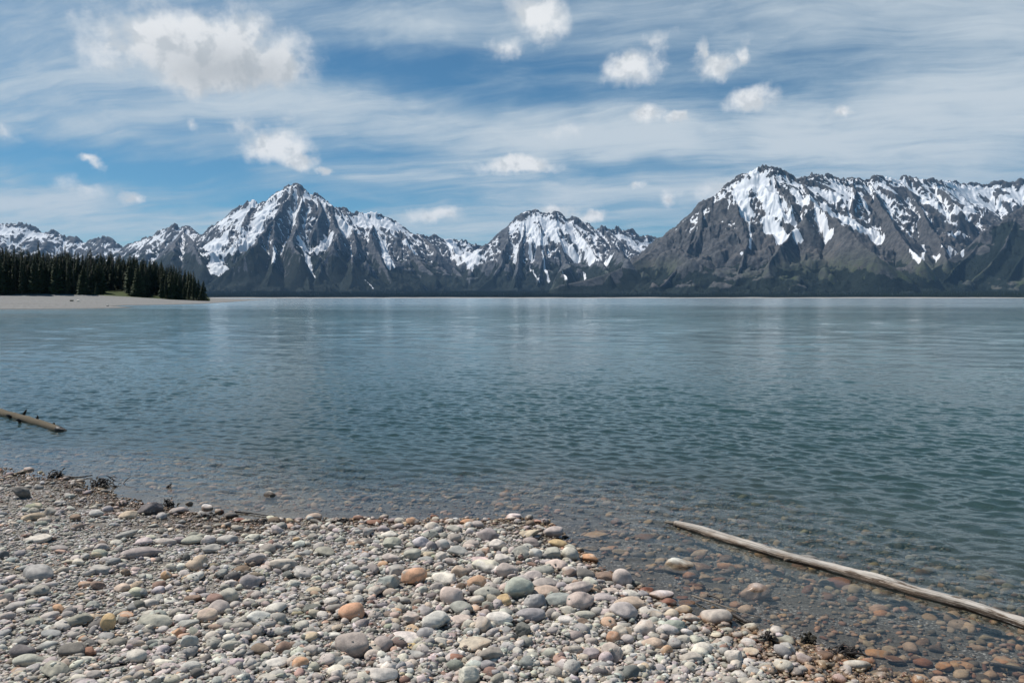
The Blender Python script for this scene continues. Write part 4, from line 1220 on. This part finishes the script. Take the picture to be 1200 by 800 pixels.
order = sorted(range(len(INFO)), key=lambda i: -INFO[i][1])
objs = [None] * len(INFO)
for i in order:
    x, y, zg, a, b, cz, w, h, c, s, px, py = INFO[i]
    sd = float(shore_sd(np.array([x]), np.array([y]))[0])
    emb = .28
    zc = zg + cz * (1 - 2 * emb * .5)
    top = zc + cz
    yaw = sr.uniform(-.35, .35) if s in 'lfo' else sr.uniform(-.6, .6)
    if s == 'l': yaw = sr.uniform(.1, .45)
    if c in ('OR', 'OC') and s == 'b': yaw = .2
    P, f = stone_shape(sr, 4 if w > 15 else 3, s)
    tilt = sr.normal(0, .10) if s != 'w' else -.25
    Q = P * [a, b, cz]
    ct, st_ = math.cos(tilt), math.sin(tilt)
    Q = np.stack([Q[:, 0] * ct - Q[:, 2] * st_, Q[:, 1], Q[:, 0] * st_ + Q[:, 2] * ct], -1)
    cy, sy_ = math.cos(yaw), math.sin(yaw)
    Q = np.stack([Q[:, 0] * cy - Q[:, 1] * sy_, Q[:, 0] * sy_ + Q[:, 1] * cy, Q[:, 2]], -1)
    base = Q[:, 2].min()
    Q[:, 2] -= base                                   # origin at the stone's foot
    z0 = zg - 2 * cz * emb * .55
    me = np_mesh('stone', Q, f)
    rgb = np.array(PAL[c][0]) * sr.uniform(.90, 1.10)
    rgb = rgb * (1 + sr.normal(0, .03, 3))
    vcol(me, 'tint', np.tile(rgb, (len(Q), 1)))
    mark = rgb * sr.uniform(.72, 1.25) if sr.random() < .72 else np.array(PAL[random.choice(['TN', 'LG', 'BR', 'CR', 'BE'])][0])
    if c == 'OR': mark = np.array(PAL['BE'][0]) * sr.uniform(.85, 1.1)
    vcol(me, 'mark', np.tile(mark, (len(Q), 1)))
    o = mesh_obj('stone', me, mat_stone, None, (x, y, z0))
    objs[i] = o
    stamp(x, y, a * .97, b * .97, yaw, z0 + cz, cz, True)
    INFO[i] += [sd, z0 + 2 * cz]

# ---- labels that single each stone out: look first, then what it lies beside
def place_words(i):
    sd, top = INFO[i][12], INFO[i][13]
    if top < -0.004: return 'under the clear water'
    if sd < -0.12: return 'standing in the shallow water'
    if sd < 0.22: return 'at the water edge'
    return 'on the dry beach'


ws = [inf[3] * 2 for inf in INFO]
qs = np.quantile(ws, [.25, .75])
def size_word(i): return 'small' if ws[i] < qs[0] else 'large' if ws[i] > qs[1] else 'middling'
short = [f'{size_word(i)} {PAL[INFO[i][8]][1]} {SHP[INFO[i][9]]} stone' for i in range(len(INFO))]
lab = [f'{short[i]} {place_words(i)}' for i in range(len(INFO))]
from collections import Counter
cnt = Counter(lab); scnt = Counter(short)
LAND = {(125, 730): 'ochre block', (21, 578): 'dark wedge rock', (315, 577): 'dark lump in the lake', (601, 604): 'white stone off the beach', (608, 691): 'large greenish cobble', (412, 757): 'large mauve boulder',
        (485, 676): 'large orange cobble', (520, 679): 'white oval cobble', (409, 719): 'round orange boulder', (841, 720): 'large pink stone by the twigs', (799, 657): 'pale rock in the shallows',
        (42, 672): 'large grey cobble', (164, 648): 'long mauve stone', (739, 789): 'dark streaked stone', (570, 664): 'rough cream rock', (730, 678): 'round pink stone', (738, 708): 'long tan stone', (826, 761): 'white rounded stone',
        (888, 683): 'pale sunken rock', (621, 721): 'blue grey cobble', (301, 725): 'pale grey flat cobble', (228, 661): 'round tan stone', (241, 723): 'round tan brown stone', (585, 726): 'chalky white rock', (555, 755): 'flat pink slab',
        (34, 775): 'long greenish cobble', (174, 596): 'dark rock at the waterline', (331, 662): 'long pink cobble', (718, 766): 'angular pink rock', (1006, 777): 'long white stone', (445, 792): 'large beige cobble', (351, 779): 'round orange banded stone',
        (178, 730): 'large grey slab', (669, 649): 'round cream stone', (83, 763): 'dark oval cobble', (268, 793): 'grey angular rock', (453, 684): 'blue grey angular cobble', (855, 665): 'orange sunken oval', (986, 683): 'sunken red brown stone', (1084, 778): 'red brown stone in the lake'}
LK = {}
for (a_, b_), nm in LAND.items():
    j = min(range(len(INFO)), key=lambda i: (INFO[i][10] - a_) ** 2 + (INFO[i][11] - b_) ** 2)
    LK[j] = nm
LOWN = {j: nm for j, nm in LK.items()}
taken = set()
final = [None] * len(INFO)
for j, nm in LK.items():
    t = f'{nm}, {place_words(j)}'
    if len(t.split()) < 4: t = t + ' of stones'
    final[j] = t; taken.add(t)
def rel(i, j):
    dx_ = INFO[i][10] - INFO[j][10]; dy_ = INFO[i][11] - INFO[j][11]
    if abs(dx_) > 1.6 * abs(dy_): return ('right of' if dx_ > 0 else 'left of')
    if abs(dy_) > 1.6 * abs(dx_): return ('in front of' if dy_ > 0 else 'behind')
    return ('in front and right of' if dy_ > 0 and dx_ > 0 else 'in front and left of' if dy_ > 0 else 'behind and right of' if dx_ > 0 else 'behind and left of')
for i in range(len(INFO)):
    if final[i]: continue
    if cnt[lab[i]] == 1 and lab[i] not in taken and len(lab[i].split()) <= 16:
        final[i] = lab[i]; taken.add(lab[i]); continue
    near = sorted(LK, key=lambda j: (INFO[i][10] - INFO[j][10]) ** 2 + (INFO[i][11] - INFO[j][11]) ** 2)
    cands = []
    for j in near[:4]:
        cands.append(f'{short[i]} beside the {LK[j]}' if (j == near[0] and math.hypot(INFO[i][10] - INFO[j][10], INFO[i][11] - INFO[j][11]) < (INFO[i][6] + INFO[j][6]) * .75) else None)
        cands.append(f'{short[i]} {rel(i, j)} the {LK[j]}')
    for cnd in cands:
        if cnd and cnd not in taken and len(cnd.split()) <= 16:
            final[i] = cnd; taken.add(cnd); break
    else:
        j = near[0]
        final[i] = f'{short[i]} some way {rel(i, j)} the {LK[j]}'
        taken.add(final[i])
for i, o in enumerate(objs):
    tag(o, final[i], 'stone', 'cobbles of the beach and the shallows')
print('stones', len(objs), len(set(final)), round(time.time() - T0, 1))

# ---- the shingle between them: too many to count, dropped one by one so that they pile up
SHP_P = {}
kinds = ['o', 'a', 'f', 'f', 'a', 'a', 'b', 'l']
for lod in (1, 2):
    SHP_P[lod] = [stone_shape(np.random.default_rng(500 + k), lod, kinds[k % 8]) for k in range(24)]
tints = [('GR', 7), ('LG', 5), ('GG', 4), ('BG', 3), ('MV', 4), ('PK', 4), ('BE', 6), ('TN', 3), ('DG', 2), ('CR', 2), ('OR', 1.2), ('BR', 1.6), ('OL', 2), ('OC', .4), ('RB', .8), ('WH', .5)]
tp = np.array([b for _, b in tints]); tp = tp / tp.sum()
tcol = np.array([PAL[a][0] for a, _ in tints])
tcol = tcol + (tcol.mean(1, keepdims=True) * [1.06, 1.0, .905] - tcol) * .35


def scatter(count, smin, smax, power, zone, seed, sink, lod, keep_off, wts=None, under=False):
    pw = tp if wts is None else wts / wts.sum()
    r = np.random.default_rng(seed)
    out_ = []
    # even in the picture rather than on the ground: more of them where they show large
    tries = 0
    P_ = []
    while len(P_) < count and tries < 40:
        tries += 1
        m = count * 2
        D = HY0 + .75 + (r.random(m) ** 1.25) * (HY1 - HY0 - .8); X = D * r.uniform(-.74, .76, m)
        s = shore_sd(X, D)
        ok = zone(s, X, D) & (X > HX0 + .2) & (X < HX1 - .2)
        P_ += list(zip(X[ok], D[ok]))
    P_ = P_[:count]
    sizes = smin * (smax / smin) ** (r.random(len(P_)) ** power)
    sizes = np.sort(sizes)[::-1]
    kk = r.integers(0, 24, len(P_)); ci = r.choice(len(tints), len(P_), p=pw)
    for (x, y), sz, k, c_ in zip(P_, sizes, kk, ci):
        a = sz / 2; kd = kinds[k % 8]
        b = a * {'o': .75, 'f': .8, 'a': .78, 'b': .85, 'l': .45}[kd] * r.uniform(.85, 1.1); cz = a * {'o': .55, 'f': .32, 'a': .55, 'b': .62, 'l': .36}[kd] * r.uniform(.8, 1.2)
        if sz > .034 and not under and r.random() < .62 * float(sstep(np.array(-x), .9, 2.6)): continue
        ii = int((y - HY0) / CELL); jj = int((x - HX0) / CELL)
        if BIG[ii, jj] and r.random() < keep_off: continue
        i0, i1, j0, j1 = window(x, y, a * .7)
        wdw = HMAP[i0:i1, j0:j1]
        if wdw.size == 0: continue
        lo_, md = float(wdw.min()), float(np.mean(wdw))
        if sz > .03 and md - HT0[ii, jj] > .9 * sz and r.random() < .9: continue
        z = lo_ * .55 + md * .45 - cz * sink
        if under and z + 1.9 * cz > -.006: continue
        yaw = r.uniform(0, 6.28) if r.random() < .4 else r.normal(.2, .5)
        out_.append((x, y, z + cz * .8, a, b, cz, yaw, r.normal(0, .22), r.normal(0, .22), k, c_))
        stamp(x, y, a * .92, b * .92, yaw, z + cz * .8, cz * .92, False)
    return out_, lod


def build_stuff(name, sets, label, cat):
    Vs = []; Fs = []; Ts = []; Ms = []; nb = 0
    r = np.random.default_rng(77)
    for lst, lod in sets:
        A_ = np.array([q[:9] for q in lst]); K = np.array([q[9] for q in lst]); Cc = np.array([q[10] for q in lst])
        for k in range(24):
            m = K == k
            if not m.any(): continue
            P, f = SHP_P[lod][k]
            q = A_[m]; n_ = len(q)
            V_ = P[None] * q[:, None, 3:6]
            ca, sa = np.cos(q[:, 7])[:, None], np.sin(q[:, 7])[:, None]
            x, y, z = V_[..., 0], V_[..., 1], V_[..., 2]
            x, z = x * ca - z * sa, x * sa + z * ca
            ca, sa = np.cos(q[:, 8])[:, None], np.sin(q[:, 8])[:, None]
            y, z = y * ca - z * sa, y * sa + z * ca
            ca, sa = np.cos(q[:, 6])[:, None], np.sin(q[:, 6])[:, None]
            x, y = x * ca - y * sa, x * sa + y * ca
            V_ = np.stack([x + q[:, 0:1], y + q[:, 1:2], z + q[:, 2:3]], -1)
            Vs.append(V_.reshape(-1, 3)); Fs.append((f[None] + (nb + np.arange(n_) * len(P))[:, None, None]).reshape(-1, 3)); nb += n_ * len(P)
            t = tcol[Cc[m]] * r.uniform(.82, 1.16, (n_, 1)) * (1 + r.normal(0, .035, (n_, 3)))
            Ts.append(np.repeat(t, len(P), 0)); Ms.append(np.repeat(t * r.uniform(.7, 1.3, (n_, 1)), len(P), 0))
    me = np_mesh(name, np.concatenate(Vs), np.concatenate(Fs))
    vcol(me, 'tint', np.concatenate(Ts)); vcol(me, 'mark', np.concatenate(Ms))
    tag(mesh_obj(name, me, mat_stone), label, cat, kind='stuff')


dry = lambda s, x, y: s > -0.10
wetz = lambda s, x, y: (s <= -0.02) & (s > -4.0)
s0 = scatter(4200, .042, .105, 1.4, dry, 41, .35, 2, .97)
s1 = scatter(17000, .018, .05, 1.2, dry, 42, .30, 1, .97)
s2 = scatter(30000, .007, .026, .9, dry, 43, .25, 1, .985)
build_stuff('pebbles', [s0, s1, s2], 'mixed grey, tan and mauve pebbles filling the dry beach between the cobbles', 'pebbles')
wp = np.array([2, .6, 1.5, 1, 4, 3, 3, 4, 3, 1, 3.5, 5, 2, 1, 4, .1])
w0 = scatter(1700, .05, .125, 1.3, wetz, 44, .45, 2, .9, wp, True)
w1 = scatter(6500, .015, .055, 1.0, wetz, 45, .3, 1, .9, wp, True)
build_stuff('sunken_pebbles', [w0, w1], 'brown and grey pebbles lying under the clear shallow water', 'pebbles')
print('shingle', len(s0[0]), len(s1[0]), len(s2[0]), len(w0[0]), len(w1[0]), round(time.time() - T0, 1))

# ================================================================== DRIFTWOOD AND LITTER
mat_log, nt, out = new_mat('driftwood')
pos, wet, rgh = wet_nodes(nt, 0.020, 0.050)
tcl = nt.node('ShaderNodeTexCoord')
ax = nt.node('ShaderNodeAttribute', attribute_name='along'); al, arn, up = nt.sep(ax.outputs['Color'])
g = nt.noise(nt.comb(nt.math('MULTIPLY', al, 3.0), nt.math('MULTIPLY', arn, 60.0), 0.0), 1.0, 6, .65)
blot = nt.noise(nt.comb(nt.math('MULTIPLY', al, 5.0), nt.math('MULTIPLY', arn, 7.0), 3.0), 1.0, 6, .65)
crk = nt.step(nt.noise(nt.comb(nt.math('MULTIPLY', al, 1.6), nt.math('MULTIPLY', arn, 30.0), 7.0), 1.0, 4, .6), .54, .60)
pale = nt.mix(g, (.40, .335, .27), (.82, .77, .70))
pale = nt.mix(nt.math('MULTIPLY', crk, .5), pale, (.17, .125, .09))
dark = nt.mix(g, (.075, .052, .036), (.23, .165, .115))
bark = nt.step(nt.math('ADD', nt.math('ADD', up, nt.math('MULTIPLY_ADD', blot, 2.0, -1.0)), nt.math('MULTIPLY', al, -.085)), .36, .50)
bark = nt.math('MULTIPLY', bark, nt.step(nt.math('ADD', blot, nt.math('MULTIPLY', al, -.05)), .28, .38))
col = nt.mix(bark, dark, pale)
col = nt.mix(nt.math('MULTIPLY', wet, .8), col, nt.mix(1.0, col, (.50, .38, .28), 'MULTIPLY'))
principled(nt, out, col, nt.step(wet, 0, 1, .85, .35), nt.bump(nt.math('ADD', g, nt.math('SUBTRACT', nt.math('MULTIPLY', blot, .8), crk)), .9, .010), .3)

mat_log2, nt, out = new_mat('old_log')
ax = nt.node('ShaderNodeAttribute', attribute_name='along'); al, arn, up = nt.sep(ax.outputs['Color'])
g = nt.noise(nt.comb(nt.math('MULTIPLY', al, 3.0), nt.math('MULTIPLY', arn, 40.0), 0.0), 1.0, 6, .65)
principled(nt, out, nt.mix(g, (.06, .048, .032), (.19, .155, .105)), .85, nt.bump(g, .8, .01), .2)
mat_wetwood, nt, out = new_mat('wet_wood')
geo = nt.node('ShaderNodeNewGeometry'); tcw = nt.node('ShaderNodeTexCoord')
g = nt.noise(tcw.outputs['Object'], 60, 5, .65)
principled(nt, out, nt.mix(g, (.012, .010, .009), (.055, .042, .032)), .45, nt.bump(g, .8, .006), .4)
mat_twig, nt, out = new_mat('twig')
tcw = nt.node('ShaderNodeTexCoord')
g = nt.noise(tcw.outputs['Object'], 70, 5, .65)
principled(nt, out, nt.mix(g, (.10, .075, .055), (.30, .26, .21)), .8, nt.bump(g, .7, .003), .3)
mat_moss, nt, out = new_mat('mossy_lump')
tcw = nt.node('ShaderNodeTexCoord')
g = nt.noise(tcw.outputs['Object'], 55, 5, .7)
principled(nt, out, nt.mix(g, (.020, .018, .014), (.085, .075, .055)), .9, nt.bump(g, 1.0, .015), .2)


def log_mesh(name, pts, radii, seed, sides=28, sub=14, rag=.07, tip0=False):
    """a floating trunk: dense tube along pts with lumps, flats and splinters; stores where along / around / how far up"""
    r = np.random.default_rng(seed)
    P = np.array(pts, float); R = np.array(radii, float)
    t = np.arange(len(P)); tt = np.linspace(0, len(P) - 1, (len(P) - 1) * sub + 1)
    P = np.stack([np.interp(tt, t, P[:, k]) for k in range(3)], -1); R = np.interp(tt, t, R)
    for _ in range(6): P[1:-1] = (P[:-2] + 2 * P[1:-1] + P[2:]) / 4
    L = np.concatenate([[0], np.cumsum(np.linalg.norm(np.diff(P, axis=0), axis=1))])
    P[:, 2] += (fbm(L * 3, L * 0 + seed, 3, seed) - .5) * .018
    P[:, 1] += (fbm(L * 1.6, L * 0 + seed + 5, 3, seed + 5) - .5) * .05 * min(1, L[-1])
    a = np.linspace(0, 2 * np.pi, sides, endpoint=False)
    LL, AA = np.meshgrid(L, a, indexing='ij')
    lump = 1 + rag * 2 * (fbm(LL * 5 + 20, np.cos(AA) * 1.3 + 9 + np.sin(AA) * .7, 4, seed + 1) - .5) + .10 * (fbm(LL * 1.2, np.cos(AA) * 3 + 30, 3, seed + 2) - .5) \
        + .05 * (vnoise(LL * 2, AA * 6, seed + 3) - .5)
    V, f, f0, f1 = tube(P, R[:, None] * lump, sides)
    me = np_mesh(name, V, np.concatenate([f, f0[:, [0, 1, 2, 2]] * 0 + f[:1], ]) if False else f)
    bm = bmesh.new(); bm.from_mesh(me); bm.verts.ensure_lookup_table()
    for q in list(f0) + list(f1): bm.faces.new([bm.verts[i] for i in q[:3]])
    bm.to_mesh(me); bm.free()
    T = np.gradient(P, axis=0); T /= np.linalg.norm(T, axis=1)[:, None]
    rel_ = V[:len(P) * sides].reshape(len(P), sides, 3) - P[:, None]
    upv = rel_[..., 2] / (np.linalg.norm(rel_, axis=2) + 1e-9) * .5 + .5
    c = np.zeros((len(V), 3), np.float32)
    c[:len(P) * sides] = np.stack([LL, np.broadcast_to(AA / 6.2832, LL.shape), upv], -1).reshape(-1, 3)
    c[len(P) * sides] = [0, 0, .5]; c[len(P) * sides + 1] = [L[-1], 0, .5]
    vcol(me, 'along', c)
    return me


# ---- the long bleached log at the right
pts = []; rad = []
for px, py, th in LOG_PX:
    q = at_z(px, py, 0.022)
    pts.append((q[0], q[1], 0.018)); rad.append(max(.006, th / 2 / F * q[1] * .86))
root = bpy.data.objects.new('driftwood_log', None); root.location = pts[1]; root.empty_display_size = .2
link(root); tag(root, 'long bleached log floating in the shallows at the right, bark peeling', 'log')
loc = [tuple(np.array(p) - np.array(pts[1])) for p in pts]
mesh_obj('trunk', log_mesh('trunk', [tuple(np.array(p) * 1.0) for p in loc[1:]], [.022] + rad[2:], 5, 28, 16, .26), mat_log, root)
mesh_obj('splintered_tip', log_mesh('splintered_tip', [loc[0], tuple((np.array(loc[0]) + np.array(loc[1])) / 2), tuple(np.array(loc[1]) * 1.0 + [.03, -.005, 0])], [.003, .012, .021], 8, 14, 6, .2), mat_twig, root)['label'] = 'orange brown splintered pointed end of the log'
q = at_z(949, 655, .03); a = np.array([q[0], q[1], .02]) - np.array(pts[1])
mesh_obj('branch_stub', log_mesh('branch_stub', [tuple(a + [-.16, .04, -.005]), tuple(a + [-.06, .035, .012]), tuple(a + [.035, .02, .012]), tuple(a + [.07, .01, .0])], [.010, .020, .021, .008], 9, 14, 6, .15), mat_log, root)['label'] = 'short broken branch stub lying along the log'

# ---- the old brown log at the left edge
L2 = [(-150, 434, 11), (-70, 458, 10), (0, 482.5, 9.5), (30, 490.5, 9.5), (60, 499, 9), (69, 502, 8.5)]
pts = []; rad = []
for px, py, th in L2:
    q = at_z(px, py, 0.03); pts.append((q[0], q[1], .018)); rad.append(th / 2 / F * q[1] * .95)
root = bpy.data.objects.new('old_log', None); root.location = pts[-1]; root.empty_display_size = .2
link(root); tag(root, 'brown knotty log afloat at the left edge with a dark broken end', 'log')
loc = [np.array(p) - np.array(pts[-1]) for p in pts]
mesh_obj('trunk', log_mesh('trunk', [tuple(p) for p in loc], rad, 15), mat_log2, root)
mesh_obj('broken_end', log_mesh('broken_end', [(-.02, 0, 0), (.03, -.012, -.005), (.07, -.02, -.008), (.13, -.03, -.012)], [rad[-1] * 1.04, rad[-1] * .95, .03, .004], 17, 16, 6, .35), mat_wetwood, root)['label'] = 'dark rotten broken end of the log'
for px, py, dx_, dz_ in [(27, 486, .07, .10), (43, 491.5, .03, .075), (62, 498, .03, .05), (12, 487, -.03, .03), (23.5, 492, -.02, .03)]:
    q = at_z(px, py + 1, .03); b = np.array([q[0], q[1], .03]) - np.array(pts[-1])
    lowk = py > 486.5 and dx_ < 0
    e = b + ([dx_, -.02, dz_] if not lowk else [dx_, -.07, dz_])
    mesh_obj('knot_stub', log_mesh('knot_stub', [tuple(b - [0, 0, .01]), tuple((b + e) / 2 + [.004, 0, .01]), tuple(e)], [.026, .018, .006], 19, 9, 4, .2), mat_wetwood, root)


def wand(name, pix, z0, r0, r1, mat, label, cat, group=None, lift=0.0):
    P = []
    for k, (px, py) in enumerate(pix):
        q = at_z(px, py, z0); P.append((q[0], q[1], z0 + lift * math.sin(k * 1.3)))
    o0 = np.array(P[0])
    R = list(np.linspace(r0, r1, len(P)))
    o = mesh_obj(name, log_mesh(name, [tuple(np.array(p) - o0) for p in P], R, random.randrange(999), 9, 5, .14), mat, None, tuple(o0))
    return tag(o, label, cat, group)


wand('twig', [(811, 697), (830, 705), (850, 712), (870, 718), (891, 723)], .022, .0065, .0025, mat_twig, 'thin straight twig floating beside the large pink stone', 'twig', None, .004)
wand('twig', [(829, 697), (838, 700), (845, 704), (840, 708)], .024, .007, .004, mat_wetwood, 'short dark crooked twig behind the large pink stone', 'twig', None, .006)
wand('wood_chunk', [(858, 718), (866, 723), (874, 728), (880, 729)], .012, .016, .010, mat_wetwood, 'dark waterlogged wood chunk right of the large pink stone', 'wood')
wand('stick', [(276, 599), (290, 600), (305, 602), (322, 604)], .012, .010, .004, mat_wetwood, 'black wet stick lying in the shallows by the dark angular stone', 'stick')
wand('stick', [(1160, 777), (1180, 780), (1215, 787), (1260, 797)], -.012, .010, .008, mat_wetwood, 'dark submerged stick at the lower right corner', 'stick')
wand('stick', [(68, 556), (80, 558), (92, 559), (108, 557)], .012, .012, .005, mat_wetwood, 'dark stick along the water edge at the far left', 'stick')


def clump(name, px, py, w, h, n, mat, label, cat, seed):
    """soggy litter: a tangle of short curled strips and chips heaped into one piece"""
    r = np.random.default_rng(seed)
    g0 = ground_hit(px, py); g0[2] = max(g0[2], 0.0)
    D = g0[1]; sx = w / 2 / F * D; sz = h / F * D
    V = []; Fc = []; nb = 0
    for _ in range(n):
        c = np.array([r.normal(0, .45) * sx, r.normal(0, .8) * sx * .35, abs(r.normal(0, .38)) * sz])
        th = r.uniform(0, 6.28); L = r.uniform(.25, .75) * sx
        d = np.array([math.cos(th), math.sin(th) * .7, r.normal(.1, .35)]) * L
        mid = c + np.array([0, 0, r.uniform(0, .35) * sz])
        v, f, f0, f1 = tube([c - d / 2, mid, c + d / 2], [.003, r.uniform(.004, .011), .002], 5)
        allf = list(f) + [[q[0], q[1], q[2], q[2]] for q in []]
        V.append(v); Fc.append(np.array(f) + nb); nb += len(v)
    V = np.concatenate(V); V[:, 2] = np.maximum(V[:, 2], -.01)
    o = mesh_obj(name, np_mesh(name, V, np.concatenate(Fc)), mat, None, tuple(g0))
    return tag(o, label, cat, 'wet plant litter along the waterline')


clump('plant_litter', 66, 559, 26, 8, 46, mat_wetwood, 'dark wet litter tangle reaching up at the far left waterline', 'plant litter', 1)
clump('plant_litter', 122, 571, 34, 8, 60, mat_wetwood, 'largest black litter tangle lying in the water off the stones', 'plant litter', 2)
clump('plant_litter', 92, 571, 22, 6, 36, mat_twig, 'brown litter clump just left of the largest black tangle', 'plant litter', 3)
clump('plant_litter', 198, 594, 18, 9, 34, mat_wetwood, 'black litter caught right of the dark rock at the waterline', 'plant litter', 4)
clump('plant_litter', 198, 577, 8, 4, 14, mat_wetwood, 'tiny dark litter scrap floating off the dark rock', 'plant litter', 5)
clump('plant_litter', 142, 592, 15, 6, 30, mat_twig, 'reddish brown litter left of the dark rock at the waterline', 'plant litter', 6)
clump('plant_litter', 310, 613, 28, 5, 44, mat_wetwood, 'thin dark litter line by the brown stone at the water edge', 'plant litter', 7)
clump('plant_litter', 400, 612, 22, 5, 34, mat_wetwood, 'dark litter strip left of the red brown stone at the water edge', 'plant litter', 8)
clump('plant_litter', 902, 752, 22, 12, 50, mat_wetwood, 'dark litter behind the two grey stones by the water', 'plant litter', 9)
clump('plant_litter', 948, 754, 22, 8, 40, mat_moss, 'greenish wet weed beside the grey stones at the lower right', 'plant litter', 10)
clump('plant_litter', 990, 768, 40, 6, 50, mat_wetwood, 'long dark litter line behind the long white stone', 'plant litter', 11)
clump('plant_litter', 242, 606, 30, 4, 36, mat_wetwood, 'dark litter under the grey stones standing in the shallows', 'plant litter', 12)
# pale boulder and dark rocks on the spit
for px, py, w, c, labl in [(92, 353.2, 4.2, 'WH', 'white boulder on the gravel spit'), (84, 353, 4.6, 'DG', 'dark boulder beside the white one on the spit'), (33, 346.5, 3.5, 'DG', 'small dark rock at the top of the spit beach, left'),
                           (221, 346.4, 4, 'DG', 'dark rock where the wood meets the point of the spit'), (229, 346.8, 3.4, 'BR', 'brown rock next to the dark one near the point'), (237, 347.3, 3.4, 'DG', 'dark rock nearest the tip of the spit'), (126, 358.8, 3.4, 'LG', 'pale rock by the inlet of the spit')]:
    d = ray(px, py); ys = np.linspace(120, 420, 3000); zz = EYE + d[2] / d[1] * ys
    gz = spit_z(d[0] / d[1] * ys, ys); hit = np.nonzero(gz >= zz)[0]
    y = ys[hit[0]] if len(hit) else 330.0; x = d[0] / d[1] * y
    P, f = stone_shape(sr, 3, 'a'); a = w / 2 / F * y
    Q = P * [a, a * .8, a * .55]; Q[:, 2] -= Q[:, 2].min()
    me = np_mesh('boulder', Q, f); rgb = np.array(PAL[c][0]); vcol(me, 'tint', np.tile(rgb, (len(Q), 1))); vcol(me, 'mark', np.tile(rgb * .8, (len(Q), 1)))
    zg = float(spit_z(np.array([x]), np.array([y]))[0])
    tag(mesh_obj('boulder', me, mat_stone, None, (x, y, zg - a * .2)), labl, 'boulder')
print('done', round(time.time() - T0, 1))
